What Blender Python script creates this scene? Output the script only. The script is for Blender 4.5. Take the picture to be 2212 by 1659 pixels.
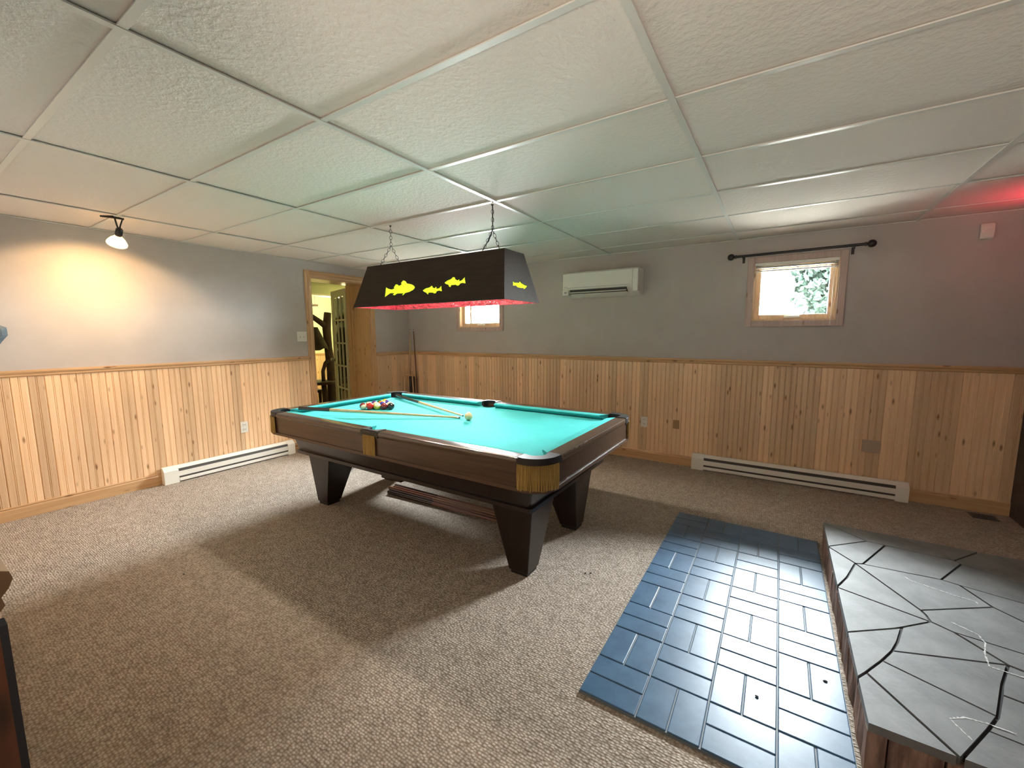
import bpy, bmesh, math, random
from mathutils import Vector, Matrix, noise

for o in list(bpy.data.objects):
    bpy.data.objects.remove(o, do_unlink=True)
SC = bpy.context.scene
COL = SC.collection
R = random.Random(7)

# ------------------------------------------------------------------ camera
cam = bpy.data.cameras.new("camera")
cam_ob = bpy.data.objects.new("camera", cam)
COL.objects.link(cam_ob)
SC.camera = cam_ob
right = Vector((0.84226641, 0.53904808, -0.00380265))
up = Vector((-0.06154127, 0.10316196, 0.99275892))
fwd = Vector((-0.53553708, 0.83593348, -0.12006356))
m = Matrix((right, up, -fwd)).transposed().to_4x4()
m.translation = Vector((4.7102, -4.4832, 1.3582))
cam_ob.matrix_world = m
cam.sensor_fit = 'HORIZONTAL'
cam.sensor_width = 36.0
cam.lens = 899.12 / 2212 * 36.0
cam.clip_start = 0.02

# ------------------------------------------------------------------ light
SC.view_settings.view_transform = 'Standard'
SC.view_settings.look = 'None'
SC.view_settings.exposure = 1.65
SC.view_settings.gamma = 1.0
SC.view_settings.use_curve_mapping = False
SKY = 185.0
LAMP = 260.0
SPOT = 8.5
HALL = 28.0
world = bpy.data.worlds.new("overcast_sky")
SC.world = world
world.use_nodes = True
world.node_tree.nodes['Background'].inputs[0].default_value = (0.92, 0.96, 1.0, 1)
world.node_tree.nodes['Background'].inputs[1].default_value = SKY


def light(name, kind, loc, energy, color, **kw):
    l = bpy.data.lights.new(name, kind)
    l.energy = energy
    l.color = color
    for k, v in kw.items():
        if k == 'portal':
            l.cycles.is_portal = True
        else:
            setattr(l, k, v)
    o = bpy.data.objects.new(name, l)
    COL.objects.link(o)
    o.location = loc
    return o


def aim(o, d):
    o.rotation_euler = Vector(d).to_track_quat('-Z', 'Y').to_euler()


WY_P = 0.155
for wx, ww in ((1.323, 0.66), (4.785, 0.66)):
    p = light("window_portal", 'AREA', (wx, WY_P, 1.72), 1.0, (1, 1, 1), portal=True,
              shape='RECTANGLE', size=ww, size_y=0.56)
    aim(p, (0, -1, 0))
# flood bulb of the ceiling spot, aimed down at the tan wall
s = light("spot_beam", 'SPOT', (0.555, -3.402, 2.000), SPOT, (1.0, 0.60, 0.26),
          spot_size=math.radians(124), spot_blend=0.30, shadow_soft_size=0.035)
aim(s, (-0.64, -0.02, -0.77))
s = light("spot_core", 'SPOT', (0.555, -3.402, 2.000), SPOT * 0.6, (1.0, 0.60, 0.20),
          spot_size=math.radians(75), spot_blend=1.0, shadow_soft_size=0.035)
aim(s, (-0.80, -0.03, -0.55))
# ceiling light of the neighbouring room
light("hall_lamp", 'POINT', (-2.2, 0.5, 1.90), HALL, (1.0, 0.86, 0.42), shadow_soft_size=0.08)
s = light("red_sign_glow", 'SPOT', (6.12, -0.52, 1.98), 1.7, (1.0, 0.03, 0.08), spot_size=math.radians(150), spot_blend=0.6, shadow_soft_size=0.03)
aim(s, (-0.25, 0.0, 1.0))
rear = light("rear_fill_light", 'SPOT', (5.1, -5.6, 1.00), 52.0, (1.0, 0.86, 0.72),  # added upward fill that brightens the right side; no known lamp there
             spot_size=math.radians(165), spot_blend=0.3, shadow_soft_size=0.45)
aim(rear, (0, 0.1, 1))

# ------------------------------------------------------------------ materials


def N(nt, kind, loc=(0, 0), **kw):
    n = nt.nodes.new(kind)
    n.location = loc
    for k, v in kw.items():
        if k in n.inputs:
            n.inputs[k].default_value = v
        else:
            setattr(n, k, v)
    return n


def mat(name, col, rough=0.6, metal=0.0, coat=0.0, spec=None, emis=None, estr=0.0):
    m = bpy.data.materials.new(name)
    m.use_nodes = True
    b = m.node_tree.nodes['Principled BSDF']
    b.inputs['Base Color'].default_value = (*col, 1)
    b.inputs['Roughness'].default_value = rough
    b.inputs['Metallic'].default_value = metal
    b.inputs['Coat Weight'].default_value = coat
    b.inputs['Coat Roughness'].default_value = 0.12
    if spec is not None:
        b.inputs['Specular IOR Level'].default_value = spec
    if emis:
        b.inputs['Emission Color'].default_value = (*emis, 1)
        b.inputs['Emission Strength'].default_value = estr
    return m


def noisy(m, c1, c2, scale=(20, 20, 20), bump=0.1, dist=0.002, detail=4, lo=0.35, hi=0.65, rnd=False, bscale=None):
    """colour mottling + fine relief from noise in object space"""
    nt = m.node_tree
    b = nt.nodes['Principled BSDF']
    tc = N(nt, 'ShaderNodeTexCoord')
    mp = N(nt, 'ShaderNodeMapping')
    mp.inputs['Scale'].default_value = scale
    if rnd:
        oi = N(nt, 'ShaderNodeObjectInfo')
        ml = N(nt, 'ShaderNodeMath', operation='MULTIPLY')
        ml.inputs[1].default_value = 37.0
        nt.links.new(oi.outputs['Random'], ml.inputs[0])
        nt.links.new(ml.outputs[0], mp.inputs['Location'])
    nt.links.new(tc.outputs['Object'], mp.inputs['Vector'])
    nz = N(nt, 'ShaderNodeTexNoise', Scale=1.0, Detail=detail, Roughness=0.6)
    nt.links.new(mp.outputs[0], nz.inputs['Vector'])
    cr = N(nt, 'ShaderNodeValToRGB')
    cr.color_ramp.elements[0].position = lo
    cr.color_ramp.elements[1].position = hi
    cr.color_ramp.elements[0].color = (*c1, 1)
    cr.color_ramp.elements[1].color = (*c2, 1)
    nt.links.new(nz.outputs['Fac'], cr.inputs[0])
    nt.links.new(cr.outputs[0], b.inputs['Base Color'])
    if bump:
        src = nz
        if bscale:
            src = N(nt, 'ShaderNodeTexNoise', Scale=bscale, Detail=3.0)
            nt.links.new(tc.outputs['Object'], src.inputs['Vector'])
        bp = N(nt, 'ShaderNodeBump', Strength=bump, Distance=dist)
        nt.links.new(src.outputs['Fac'], bp.inputs['Height'])
        nt.links.new(bp.outputs[0], b.inputs['Normal'])
    return m


def pine(name, light_c, dark_c, knot_c, axis='Z', rough=0.42, coat=0.25, tone=0.18):
    """knotty pine: grain stretched along one axis, per-piece tone, round knots"""
    m = mat(name, light_c, rough, coat=coat)
    nt = m.node_tree
    b = nt.nodes['Principled BSDF']
    tc = N(nt, 'ShaderNodeTexCoord')
    oi = N(nt, 'ShaderNodeObjectInfo')
    ml = N(nt, 'ShaderNodeMath', operation='MULTIPLY')
    ml.inputs[1].default_value = 91.7
    nt.links.new(oi.outputs['Random'], ml.inputs[0])
    ad = N(nt, 'ShaderNodeVectorMath', operation='ADD')
    nt.links.new(tc.outputs['Object'], ad.inputs[0])
    nt.links.new(ml.outputs[0], ad.inputs[1])

    def mapped(sc):
        mp = N(nt, 'ShaderNodeMapping')
        mp.inputs['Scale'].default_value = sc
        nt.links.new(ad.outputs[0], mp.inputs['Vector'])
        return mp
    ax = 'XYZ'.index(axis)
    sg = [60, 60, 60]
    sg[ax] = 2.2
    sk = [16, 16, 16]
    sk[ax] = 5.0
    nz = N(nt, 'ShaderNodeTexNoise', Scale=1.0, Detail=5.0, Roughness=0.55, Distortion=0.6)
    nt.links.new(mapped(sg).outputs[0], nz.inputs['Vector'])
    cr = N(nt, 'ShaderNodeValToRGB')
    cr.color_ramp.elements[0].position = 0.30
    cr.color_ramp.elements[1].position = 0.66
    cr.color_ramp.elements[0].color = (*dark_c, 1)
    cr.color_ramp.elements[1].color = (*light_c, 1)
    nt.links.new(nz.outputs['Fac'], cr.inputs[0])
    vo = N(nt, 'ShaderNodeTexVoronoi', Scale=1.0, Randomness=1.0)
    nt.links.new(mapped(sk).outputs[0], vo.inputs['Vector'])
    kr = N(nt, 'ShaderNodeValToRGB')
    kr.color_ramp.elements[0].position = 0.06
    kr.color_ramp.elements[1].position = 0.17
    kr.color_ramp.elements[0].color = (1, 1, 1, 1)
    kr.color_ramp.elements[1].color = (0, 0, 0, 1)
    nt.links.new(vo.outputs['Distance'], kr.inputs[0])
    mx = N(nt, 'ShaderNodeMix', data_type='RGBA')
    nt.links.new(kr.outputs[0], mx.inputs['Factor'])
    nt.links.new(cr.outputs[0], mx.inputs['A'])
    mx.inputs['B'].default_value = (*knot_c, 1)
    hv = N(nt, 'ShaderNodeHueSaturation')
    mr = N(nt, 'ShaderNodeMapRange')
    mr.inputs['To Min'].default_value = 1.0 - tone
    mr.inputs['To Max'].default_value = 1.0 + tone
    nt.links.new(oi.outputs['Random'], mr.inputs['Value'])
    nt.links.new(mr.outputs[0], hv.inputs['Value'])
    nt.links.new(mx.outputs['Result'], hv.inputs['Color'])
    nt.links.new(hv.outputs[0], b.inputs['Base Color'])
    bp = N(nt, 'ShaderNodeBump', Strength=0.12, Distance=0.001)
    nt.links.new(nz.outputs['Fac'], bp.inputs['Height'])
    nt.links.new(bp.outputs[0], b.inputs['Normal'])
    return m


def carpet_mat():
    m = mat("berber_carpet", (0.3, 0.24, 0.19), 0.95, spec=0.1)
    nt = m.node_tree
    b = nt.nodes['Principled BSDF']
    tc = N(nt, 'ShaderNodeTexCoord')
    mp = N(nt, 'ShaderNodeMapping')
    mp.inputs['Scale'].default_value = (78, 105, 1)
    nt.links.new(tc.outputs['Object'], mp.inputs['Vector'])
    vo = N(nt, 'ShaderNodeTexVoronoi', Scale=1.0, Randomness=0.55)
    nt.links.new(mp.outputs[0], vo.inputs['Vector'])
    hc = N(nt, 'ShaderNodeValToRGB')
    hc.color_ramp.elements[0].color = (0.52, 0.45, 0.385, 1)
    hc.color_ramp.elements[1].color = (0.225, 0.180, 0.140, 1)
    hc.color_ramp.elements[0].position = 0.1
    hc.color_ramp.elements[1].position = 0.75
    nt.links.new(vo.outputs['Distance'], hc.inputs[0])
    nz = N(nt, 'ShaderNodeTexNoise', Scale=14.0, Detail=6.0, Roughness=0.7)
    nt.links.new(tc.outputs['Object'], nz.inputs['Vector'])
    mr = N(nt, 'ShaderNodeMapRange')
    mr.inputs['From Min'].default_value = 0.3
    mr.inputs['From Max'].default_value = 0.7
    mr.inputs['To Min'].default_value = 0.78
    mr.inputs['To Max'].default_value = 1.16
    nt.links.new(nz.outputs['Fac'], mr.inputs['Value'])
    hs = N(nt, 'ShaderNodeHueSaturation')
    nt.links.new(mr.outputs[0], hs.inputs['Value'])
    nt.links.new(hc.outputs[0], hs.inputs['Color'])
    nt.links.new(hs.outputs[0], b.inputs['Base Color'])
    bp = N(nt, 'ShaderNodeBump', Strength=0.9, Distance=0.006)
    bp.invert = True
    nt.links.new(vo.outputs['Distance'], bp.inputs['Height'])
    nt.links.new(bp.outputs[0], b.inputs['Normal'])
    return m


def tile_mat():
    """sand-textured ceiling board"""
    m = mat("ceiling_board", (0.82, 0.755, 0.69), 0.9, spec=0.2)
    nt = m.node_tree
    b = nt.nodes['Principled BSDF']
    tc = N(nt, 'ShaderNodeTexCoord')
    oi = N(nt, 'ShaderNodeObjectInfo')
    ad = N(nt, 'ShaderNodeVectorMath', operation='ADD')
    nt.links.new(tc.outputs['Object'], ad.inputs[0])
    nt.links.new(oi.outputs['Location'], ad.inputs[1])
    nz = N(nt, 'ShaderNodeTexNoise', Scale=42.0, Detail=4.0, Roughness=0.55)
    nt.links.new(ad.outputs[0], nz.inputs['Vector'])
    cr = N(nt, 'ShaderNodeValToRGB')
    cr.color_ramp.elements[0].position = 0.42
    cr.color_ramp.elements[1].position = 0.60
    nt.links.new(nz.outputs['Fac'], cr.inputs[0])
    bp = N(nt, 'ShaderNodeBump', Strength=0.35, Distance=0.003)
    nt.links.new(cr.outputs[0], bp.inputs['Height'])
    nt.links.new(bp.outputs[0], b.inputs['Normal'])
    return m


def ball_mat(name, col, stripe):
    m = mat(name, col, 0.12, coat=0.4)
    if stripe:
        nt = m.node_tree
        b = nt.nodes['Principled BSDF']
        tc = N(nt, 'ShaderNodeTexCoord')
        sx = N(nt, 'ShaderNodeSeparateXYZ')
        nt.links.new(tc.outputs['Object'], sx.inputs[0])
        ab = N(nt, 'ShaderNodeMath', operation='ABSOLUTE')
        nt.links.new(sx.outputs['Z'], ab.inputs[0])
        lt = N(nt, 'ShaderNodeMath', operation='LESS_THAN')
        lt.inputs[1].default_value = 0.0155
        nt.links.new(ab.outputs[0], lt.inputs[0])
        mx = N(nt, 'ShaderNodeMix', data_type='RGBA')
        nt.links.new(lt.outputs[0], mx.inputs['Factor'])
        mx.inputs['A'].default_value = (0.75, 0.68, 0.48, 1)
        mx.inputs['B'].default_value = (*col, 1)
        nt.links.new(mx.outputs['Result'], b.inputs['Base Color'])
    return m


def glass_mat():
    m = bpy.data.materials.new("window_glass")
    m.use_nodes = True
    nt = m.node_tree
    nt.nodes.clear()
    out = N(nt, 'ShaderNodeOutputMaterial')
    tr = N(nt, 'ShaderNodeBsdfTransparent')
    tr.inputs[0].default_value = (0.95, 0.97, 0.96, 1)
    gl = N(nt, 'ShaderNodeBsdfGlossy')
    gl.inputs['Roughness'].default_value = 0.02
    fr = N(nt, 'ShaderNodeFresnel', IOR=1.45)
    mx = N(nt, 'ShaderNodeMixShader')
    nt.links.new(fr.outputs[0], mx.inputs[0])
    nt.links.new(tr.outputs[0], mx.inputs[1])
    nt.links.new(gl.outputs[0], mx.inputs[2])
    nt.links.new(mx.outputs[0], out.inputs[0])
    return m


def film_mat():
    """yellow-green translucent film behind the fish cut-outs"""
    m = bpy.data.materials.new("yellow_film")
    m.use_nodes = True
    nt = m.node_tree
    nt.nodes.clear()
    out = N(nt, 'ShaderNodeOutputMaterial')
    tl = N(nt, 'ShaderNodeBsdfTranslucent')
    df = N(nt, 'ShaderNodeBsdfDiffuse')
    tc = N(nt, 'ShaderNodeTexCoord')
    vo = N(nt, 'ShaderNodeTexVoronoi', Scale=45.0, feature='DISTANCE_TO_EDGE')
    nt.links.new(tc.outputs['Object'], vo.inputs['Vector'])
    cr = N(nt, 'ShaderNodeValToRGB')
    cr.color_ramp.elements[0].position = 0.0
    cr.color_ramp.elements[1].position = 0.14
    cr.color_ramp.elements[0].color = (0.13, 0.33, 0.006, 1)
    cr.color_ramp.elements[1].color = (0.20, 0.43, 0.010, 1)
    nt.links.new(vo.outputs['Distance'], cr.inputs[0])
    nt.links.new(cr.outputs[0], tl.inputs[0])
    nt.links.new(cr.outputs[0], df.inputs[0])
    mx = N(nt, 'ShaderNodeMixShader')
    mx.inputs[0].default_value = 0.2
    nt.links.new(tl.outputs[0], mx.inputs[1])
    nt.links.new(df.outputs[0], mx.inputs[2])
    nt.links.new(mx.outputs[0], out.inputs[0])
    return m


M = {}
M['wall'] = noisy(mat("grey_wall_paint", (0.36, 0.345, 0.34), 0.55), (0.47, 0.43, 0.405), (0.51, 0.47, 0.445),
                  (3, 3, 3), 0.06, 0.001, bscale=260.0)
M['hallwall'] = mat("pale_green_paint", (0.62, 0.64, 0.46), 0.7)
M['plank'] = pine("knotty_pine_plank", (0.84, 0.59, 0.365), (0.75, 0.49, 0.285), (0.33, 0.17, 0.08), tone=0.17)
M['trimx'] = pine("pine_trim_x", (0.64, 0.40, 0.21), (0.52, 0.30, 0.14), (0.24, 0.11, 0.05), 'X', tone=0.05)
M['trimy'] = pine("pine_trim_y", (0.64, 0.40, 0.21), (0.52, 0.30, 0.14), (0.24, 0.11, 0.05), 'Y', tone=0.05)
M['trimz'] = pine("pine_trim_z", (0.64, 0.40, 0.21), (0.52, 0.30, 0.14), (0.24, 0.11, 0.05), 'Z', tone=0.05)
M['sash'] = pine("light_pine_sash", (0.78, 0.58, 0.38), (0.66, 0.45, 0.26), (0.3, 0.14, 0.05), 'Z', tone=0.03)
M['wincase'] = pine("washed_pine_casing", (0.55, 0.42, 0.36), (0.46, 0.34, 0.30), (0.3, 0.18, 0.12), 'Z', tone=0.03)
M['carpet'] = carpet_mat()
M['tile'] = tile_mat()
M['tee'] = mat("white_tee_metal", (0.72, 0.71, 0.66), 0.35, spec=0.5)
M['white'] = mat("white_plastic", (0.80, 0.78, 0.72), 0.4)
M['cream'] = mat("cream_enamel", (0.80, 0.78, 0.72), 0.4)
M['slot'] = mat("dark_slot", (0.05, 0.045, 0.04), 0.7)
M['grey'] = mat("grey_print", (0.35, 0.35, 0.36), 0.5)
M['black'] = mat("black_metal", (0.012, 0.011, 0.012), 0.4)
M['rubber'] = mat("black_leather", (0.012, 0.010, 0.010), 0.5)
M['slate'] = noisy(mat("slate_blue_tile", (0.05, 0.10, 0.16), 0.34, spec=0.5), (0.030, 0.080, 0.15), (0.05, 0.115, 0.20),
                   (9, 9, 9), 0.10, 0.0015, rnd=True, bscale=55.0)
M['grout'] = mat("grey_grout", (0.11, 0.13, 0.15), 0.6)
M['flag'] = noisy(mat("grey_flagstone", (0.15, 0.15, 0.15), 0.6), (0.10, 0.104, 0.104), (0.165, 0.17, 0.17),
                  (7, 7, 7), 0.25, 0.003, detail=8, bscale=60.0)
M['joint'] = mat("black_joint", (0.012, 0.012, 0.014), 0.8)
M['chalk'] = mat("chalky_scratch", (0.55, 0.55, 0.54), 0.9)
M['brick'] = noisy(mat("rough_brick", (0.16, 0.09, 0.065), 0.85), (0.085, 0.048, 0.038), (0.30, 0.185, 0.14),
                   (26, 26, 4), 0.9, 0.012, rnd=True, detail=5)
M['felt'] = noisy(mat("teal_felt", (0.06, 0.43, 0.44), 0.9, spec=0.1), (0.055, 0.41, 0.42), (0.065, 0.46, 0.47),
                  (5, 5, 5), 0.08, 0.0005, bscale=900.0)
M['walnut'] = noisy(mat("walnut_laminate", (0.085, 0.042, 0.022), 0.35, coat=0.1), (0.038, 0.019, 0.010), (0.072, 0.037, 0.020),
                    (2.5, 40, 60), 0.03, 0.0005)
M['railtop'] = noisy(mat("walnut_rail_top", (0.10, 0.06, 0.04), 0.22, coat=0.3), (0.055, 0.034, 0.023), (0.095, 0.06, 0.042),
                     (3, 40, 40), 0.02, 0.0005)
M['darkwood'] = noisy(mat("dark_leg_veneer", (0.035, 0.018, 0.012), 0.32, coat=0.15), (0.011, 0.006, 0.005), (0.020, 0.011, 0.008),
                      (40, 40, 3), 0.02, 0.0005)
M['lip'] = mat("brown_lip", (0.07, 0.036, 0.022), 0.4)
M['gold'] = noisy(mat("gold_fringe", (0.38, 0.24, 0.07), 0.75), (0.27, 0.16, 0.035), (0.46, 0.30, 0.09), (300, 300, 8), 0.3, 0.001)
M['shade'] = noisy(mat("dark_brown_shade", (0.03, 0.02, 0.014), 0.7, spec=0.2), (0.026, 0.017, 0.012), (0.036, 0.024, 0.017), (6, 40, 60), 0.03, 0.001)
M['redfoil'] = noisy(mat("red_foil_liner", (0.5, 0.03, 0.05), 0.12, coat=0.8), (0.13, 0.005, 0.012), (0.24, 0.016, 0.032),
                     (30, 30, 30), 1.0, 0.02, bscale=45.0)
M['film'] = film_mat()
M['glass'] = glass_mat()
M['bulb'] = mat("frosted_bulb", (0.9, 0.9, 0.85), 0.4, emis=(1.0, 0.90, 0.74), estr=LAMP)
M['parface'] = mat("flood_bulb_face", (0.9, 0.85, 0.75), 0.3, emis=(1.0, 0.80, 0.45), estr=7.0)
M['parside'] = mat("flood_bulb_side", (0.85, 0.75, 0.6), 0.25, emis=(1.0, 0.55, 0.2), estr=2.0)
M['maple'] = noisy(mat("maple_cue", (0.62, 0.42, 0.22), 0.3, coat=0.3), (0.55, 0.36, 0.18), (0.68, 0.48, 0.27), (3, 60, 60), 0)
M['darkcue'] = mat("dark_cue_butt", (0.035, 0.02, 0.015), 0.3, coat=0.3)
M['mahog'] = mat("mahogany_cue", (0.14, 0.05, 0.03), 0.3, coat=0.3)
M['brownshaft'] = mat('brown_cue_shaft', (0.22, 0.11, 0.06), 0.3, coat=0.3)
M['tip'] = mat("blue_grey_tip", (0.12, 0.16, 0.18), 0.8)
M['ferrule'] = mat("white_ferrule", (0.75, 0.7, 0.6), 0.3)
M['chrome'] = mat("brushed_steel", (0.45, 0.45, 0.46), 0.25, metal=1.0)
M['doorpaint'] = mat("cream_door_paint", (0.62, 0.58, 0.42), 0.45)
M['log'] = noisy(mat("dark_log", (0.06, 0.035, 0.02), 0.7), (0.035, 0.02, 0.012), (0.09, 0.05, 0.03), (20, 20, 4), 0.5, 0.01)
M['shadeleather'] = noisy(mat("dark_leather_shade", (0.05, 0.03, 0.02), 0.7), (0.035, 0.02, 0.014), (0.07, 0.042, 0.028), (20, 20, 20), 0.3, 0.004)
M['ornament'] = noisy(mat("grey_blue_glaze", (0.16, 0.24, 0.32), 0.5), (0.045, 0.075, 0.11), (0.14, 0.18, 0.20), (18, 18, 18), 0.4, 0.006)
M['grass'] = noisy(mat("pale_gravel", (0.10, 0.11, 0.08), 0.9), (0.27, 0.26, 0.23), (0.36, 0.345, 0.31), (5, 5, 5), 0)
M['leaf'] = noisy(mat("green_leaf", (0.002, 0.004, 0.003), 1.0, spec=0.0), (0.0070, 0.0115, 0.0085), (0.0120, 0.0180, 0.0145), (6, 6, 6), 0)
M['bark'] = mat("bark", (0.10, 0.07, 0.05), 0.9)
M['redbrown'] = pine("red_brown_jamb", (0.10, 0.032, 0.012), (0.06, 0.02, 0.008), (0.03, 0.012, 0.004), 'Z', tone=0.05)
M['shadedpine'] = pine("shaded_pine_rail", (0.42, 0.27, 0.16), (0.34, 0.21, 0.12), (0.15, 0.07, 0.03), 'X', tone=0.05, coat=0.0)  # pine trim darkened in colour for the shade around the partition rail

# ------------------------------------------------------------------ geometry helpers


def box(bm, x0, y0, z0, x1, y1, z1, bev=0.0, seg=2):
    r = bmesh.ops.create_cube(bm, size=1.0)
    vs = r['verts']
    for v in vs:
        v.co = Vector(((x0 + x1) / 2 + v.co.x * (x1 - x0), (y0 + y1) / 2 + v.co.y * (y1 - y0),
                       (z0 + z1) / 2 + v.co.z * (z1 - z0)))
    if bev:
        es = list({e for v in vs for e in v.link_edges})
        bmesh.ops.bevel(bm, geom=es, offset=bev, segments=seg, affect='EDGES', profile=0.5)


def prism(bm, pts, z0, z1, mat_=None):
    """polygon in plan (counter-clockwise) extruded from z0 to z1"""
    lo = [bm.verts.new((x, y, z0)) for x, y in pts]
    hi = [bm.verts.new((x, y, z1)) for x, y in pts]
    n = len(pts)
    bm.faces.new(list(reversed(lo)))
    bm.faces.new(hi)
    for i in range(n):
        bm.faces.new((lo[i], lo[(i + 1) % n], hi[(i + 1) % n], hi[i]))


def extrude_profile(bm, prof, a, b):
    """prof: function-mapped list of 3D offsets; sweeps closed profile from point a to point b"""
    a, b = Vector(a), Vector(b)
    A = [bm.verts.new(a + Vector(p)) for p in prof]
    B = [bm.verts.new(b + Vector(p)) for p in prof]
    n = len(prof)
    for i in range(n):
        bm.faces.new((A[i], A[(i + 1) % n], B[(i + 1) % n], B[i]))
    bm.faces.new(list(reversed(A)))
    bm.faces.new(B)
    bmesh.ops.recalc_face_normals(bm, faces=bm.faces[:])


def loft(bm, rings, cap=True):
    R_ = [[bm.verts.new(p) for p in r] for r in rings]
    n = len(R_[0])
    for k in range(len(R_) - 1):
        for i in range(n):
            bm.faces.new((R_[k][i], R_[k][(i + 1) % n], R_[k + 1][(i + 1) % n], R_[k + 1][i]))
    if cap:
        bm.faces.new(list(reversed(R_[0])))
        bm.faces.new(R_[-1])


def tube(bm, pts, rad, n=8, cap=True):
    """round bar along points; rad: number or one radius per point"""
    pts = [Vector(p) for p in pts]
    if not isinstance(rad, (list, tuple)):
        rad = [rad] * len(pts)
    rings = []
    ref = None
    for i, p in enumerate(pts):
        d = (pts[min(i + 1, len(pts) - 1)] - pts[max(i - 1, 0)]).normalized()
        if ref is None:
            ref = d.orthogonal().normalized()
        u = (ref - d * ref.dot(d)).normalized()
        ref = u
        v = d.cross(u)
        rings.append([p + (u * math.cos(2 * math.pi * k / n) + v * math.sin(2 * math.pi * k / n)) * rad[i] for k in range(n)])
    loft(bm, rings, cap)


def lathe(bm, base, axis, prof, n=20, cap=True):
    """prof: list of (distance along axis, radius)"""
    axis = Vector(axis).normalized()
    base = Vector(base)
    u = axis.orthogonal().normalized()
    v = axis.cross(u)
    rings = [[base + axis * t + (u * math.cos(2 * math.pi * k / n) + v * math.sin(2 * math.pi * k / n)) * max(r, 1e-4)
              for k in range(n)] for t, r in prof]
    loft(bm, rings, cap)


def make(name, bm, material, parent=None, smooth=False, origin=(0, 0, 0), kind=None, label=None, keep=False):
    """links bm as ONE mesh object; bm is in world coordinates, origin is where the object's own origin goes"""
    bmesh.ops.recalc_face_normals(bm, faces=bm.faces[:]) if not keep else None
    base = Vector(origin)
    if parent is not None:
        r = parent
        off = Vector(r.location)
        while r.parent:
            r = r.parent
            off += Vector(r.location)
        world_o = off if origin == (0, 0, 0) else base
        loc = world_o - off
    else:
        world_o = base
        loc = base
    bmesh.ops.translate(bm, verts=bm.verts[:], vec=-world_o)
    me = bpy.data.meshes.new(name)
    bm.to_mesh(me)
    bm.free()
    mats = material if isinstance(material, (list, tuple)) else [material]
    for k in mats:
        me.materials.append(k)
    if smooth:
        for p in me.polygons:
            p.use_smooth = True
    o = bpy.data.objects.new(name, me)
    COL.objects.link(o)
    if parent is not None:
        o.parent = parent
    o.location = loc
    if kind:
        o['kind'] = kind
    if label:
        o['label'] = label
    return o


def inst(src, loc, parent=None, rot=None):
    c = src.copy()
    COL.objects.link(c)
    c.parent = parent
    c.location = loc
    if rot:
        c.rotation_euler = rot
    return c


def thing(name, loc, label, cat, group=None):
    o = bpy.data.objects.new(name, None)
    o.empty_display_size = 0.05
    COL.objects.link(o)
    o.location = loc
    o['label'] = label
    o['category'] = cat
    if group:
        o['group'] = group
    return o


def tag(o, label, cat, group=None):
    o['label'] = label
    o['category'] = cat
    if group:
        o['group'] = group
    return o


def struct(name, loc=(0, 0, 0)):
    o = bpy.data.objects.new(name, None)
    COL.objects.link(o)
    o.location = loc
    o['kind'] = 'structure'
    return o


def BM():
    return bmesh.new()


def B1(name, material, parent, *boxes, bev=0.0, **kw):
    bm = BM()
    for b in boxes:
        box(bm, *b, bev=bev)
    return make(name, bm, material, parent, **kw)


def smooth_angle(o, deg=35):
    me = o.data
    for p in me.polygons:
        p.use_smooth = True
    if hasattr(me, 'set_sharp_from_angle'):
        me.set_sharp_from_angle(angle=math.radians(deg))
    return o


# ------------------------------------------------------------------ room shell
H = 2.2087          # underside of the ceiling grid
RAIL = 1.104        # top of the chair rail
RX = 6.22           # wall at the end of the room
PY = -4.432         # face of the partition beside the camera
WY = 0.16           # depth of the window recess
DY0, DY1, DTOP = -1.545, -0.700, 2.035   # doorway

B1('floor', M['carpet'], None, (-3.4, -6.2, -0.06, RX + 0.1, WY, 0.0), (-3.4, WY, -0.06, -0.32, 1.7, 0.0), kind='structure')
# tile inset laid over the carpet: see the hearth tiles below

W1 = (0.985, 1.66, 1.445, 1.985)      # opening of the window behind the lamp (x0,x1,z0,z1)
W2 = (4.475, 5.095, 1.465, 1.985)     # opening of the window by the curtain rod
wall_back = B1('wall_back', M['wall'], None,
               (-0.02, 0, 0, RX + 0.1, WY, W1[2]),
               (-0.02, 0, W1[3], RX + 0.1, WY, 2.36),
               (-0.02, 0, W1[2], W1[0], WY, W1[3]),
               (W1[1], 0, W1[2], W2[0], WY, W1[3]),
               (W2[1], 0, W1[2], RX + 0.1, WY, W1[3]),
               (W2[0], 0, W1[2], W2[1], WY, W2[2]), kind='structure')
wall_left = B1('wall_left', M['wall'], None,
               (-0.32, -6.2, 0, 0, DY0, 2.36), (-0.32, DY1, 0, 0, 0.0, 2.36), (-0.32, DY0, DTOP, 0, DY1, 2.36), kind='structure')
M['darkwall'] = noisy(mat("dark_brown_wall", (0.07, 0.05, 0.042), 0.8), (0.055, 0.038, 0.032), (0.085, 0.06, 0.05), (9, 9, 9), 0.3, 0.004)
wall_right = B1('wall_right', M['darkwall'], None, (RX, -6.2, 0, RX + 0.1, 0, 2.36), kind='structure')
wall_front = B1('wall_front', M['wall'], None, (-0.3, -6.3, 0, RX + 0.1, -6.2, 2.36), kind='structure')
wall_partition = B1('wall_partition', M['wall'], None, (0.0, PY - 0.125, 0, 4.02, PY - 0.012, 2.24), kind='structure')
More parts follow.
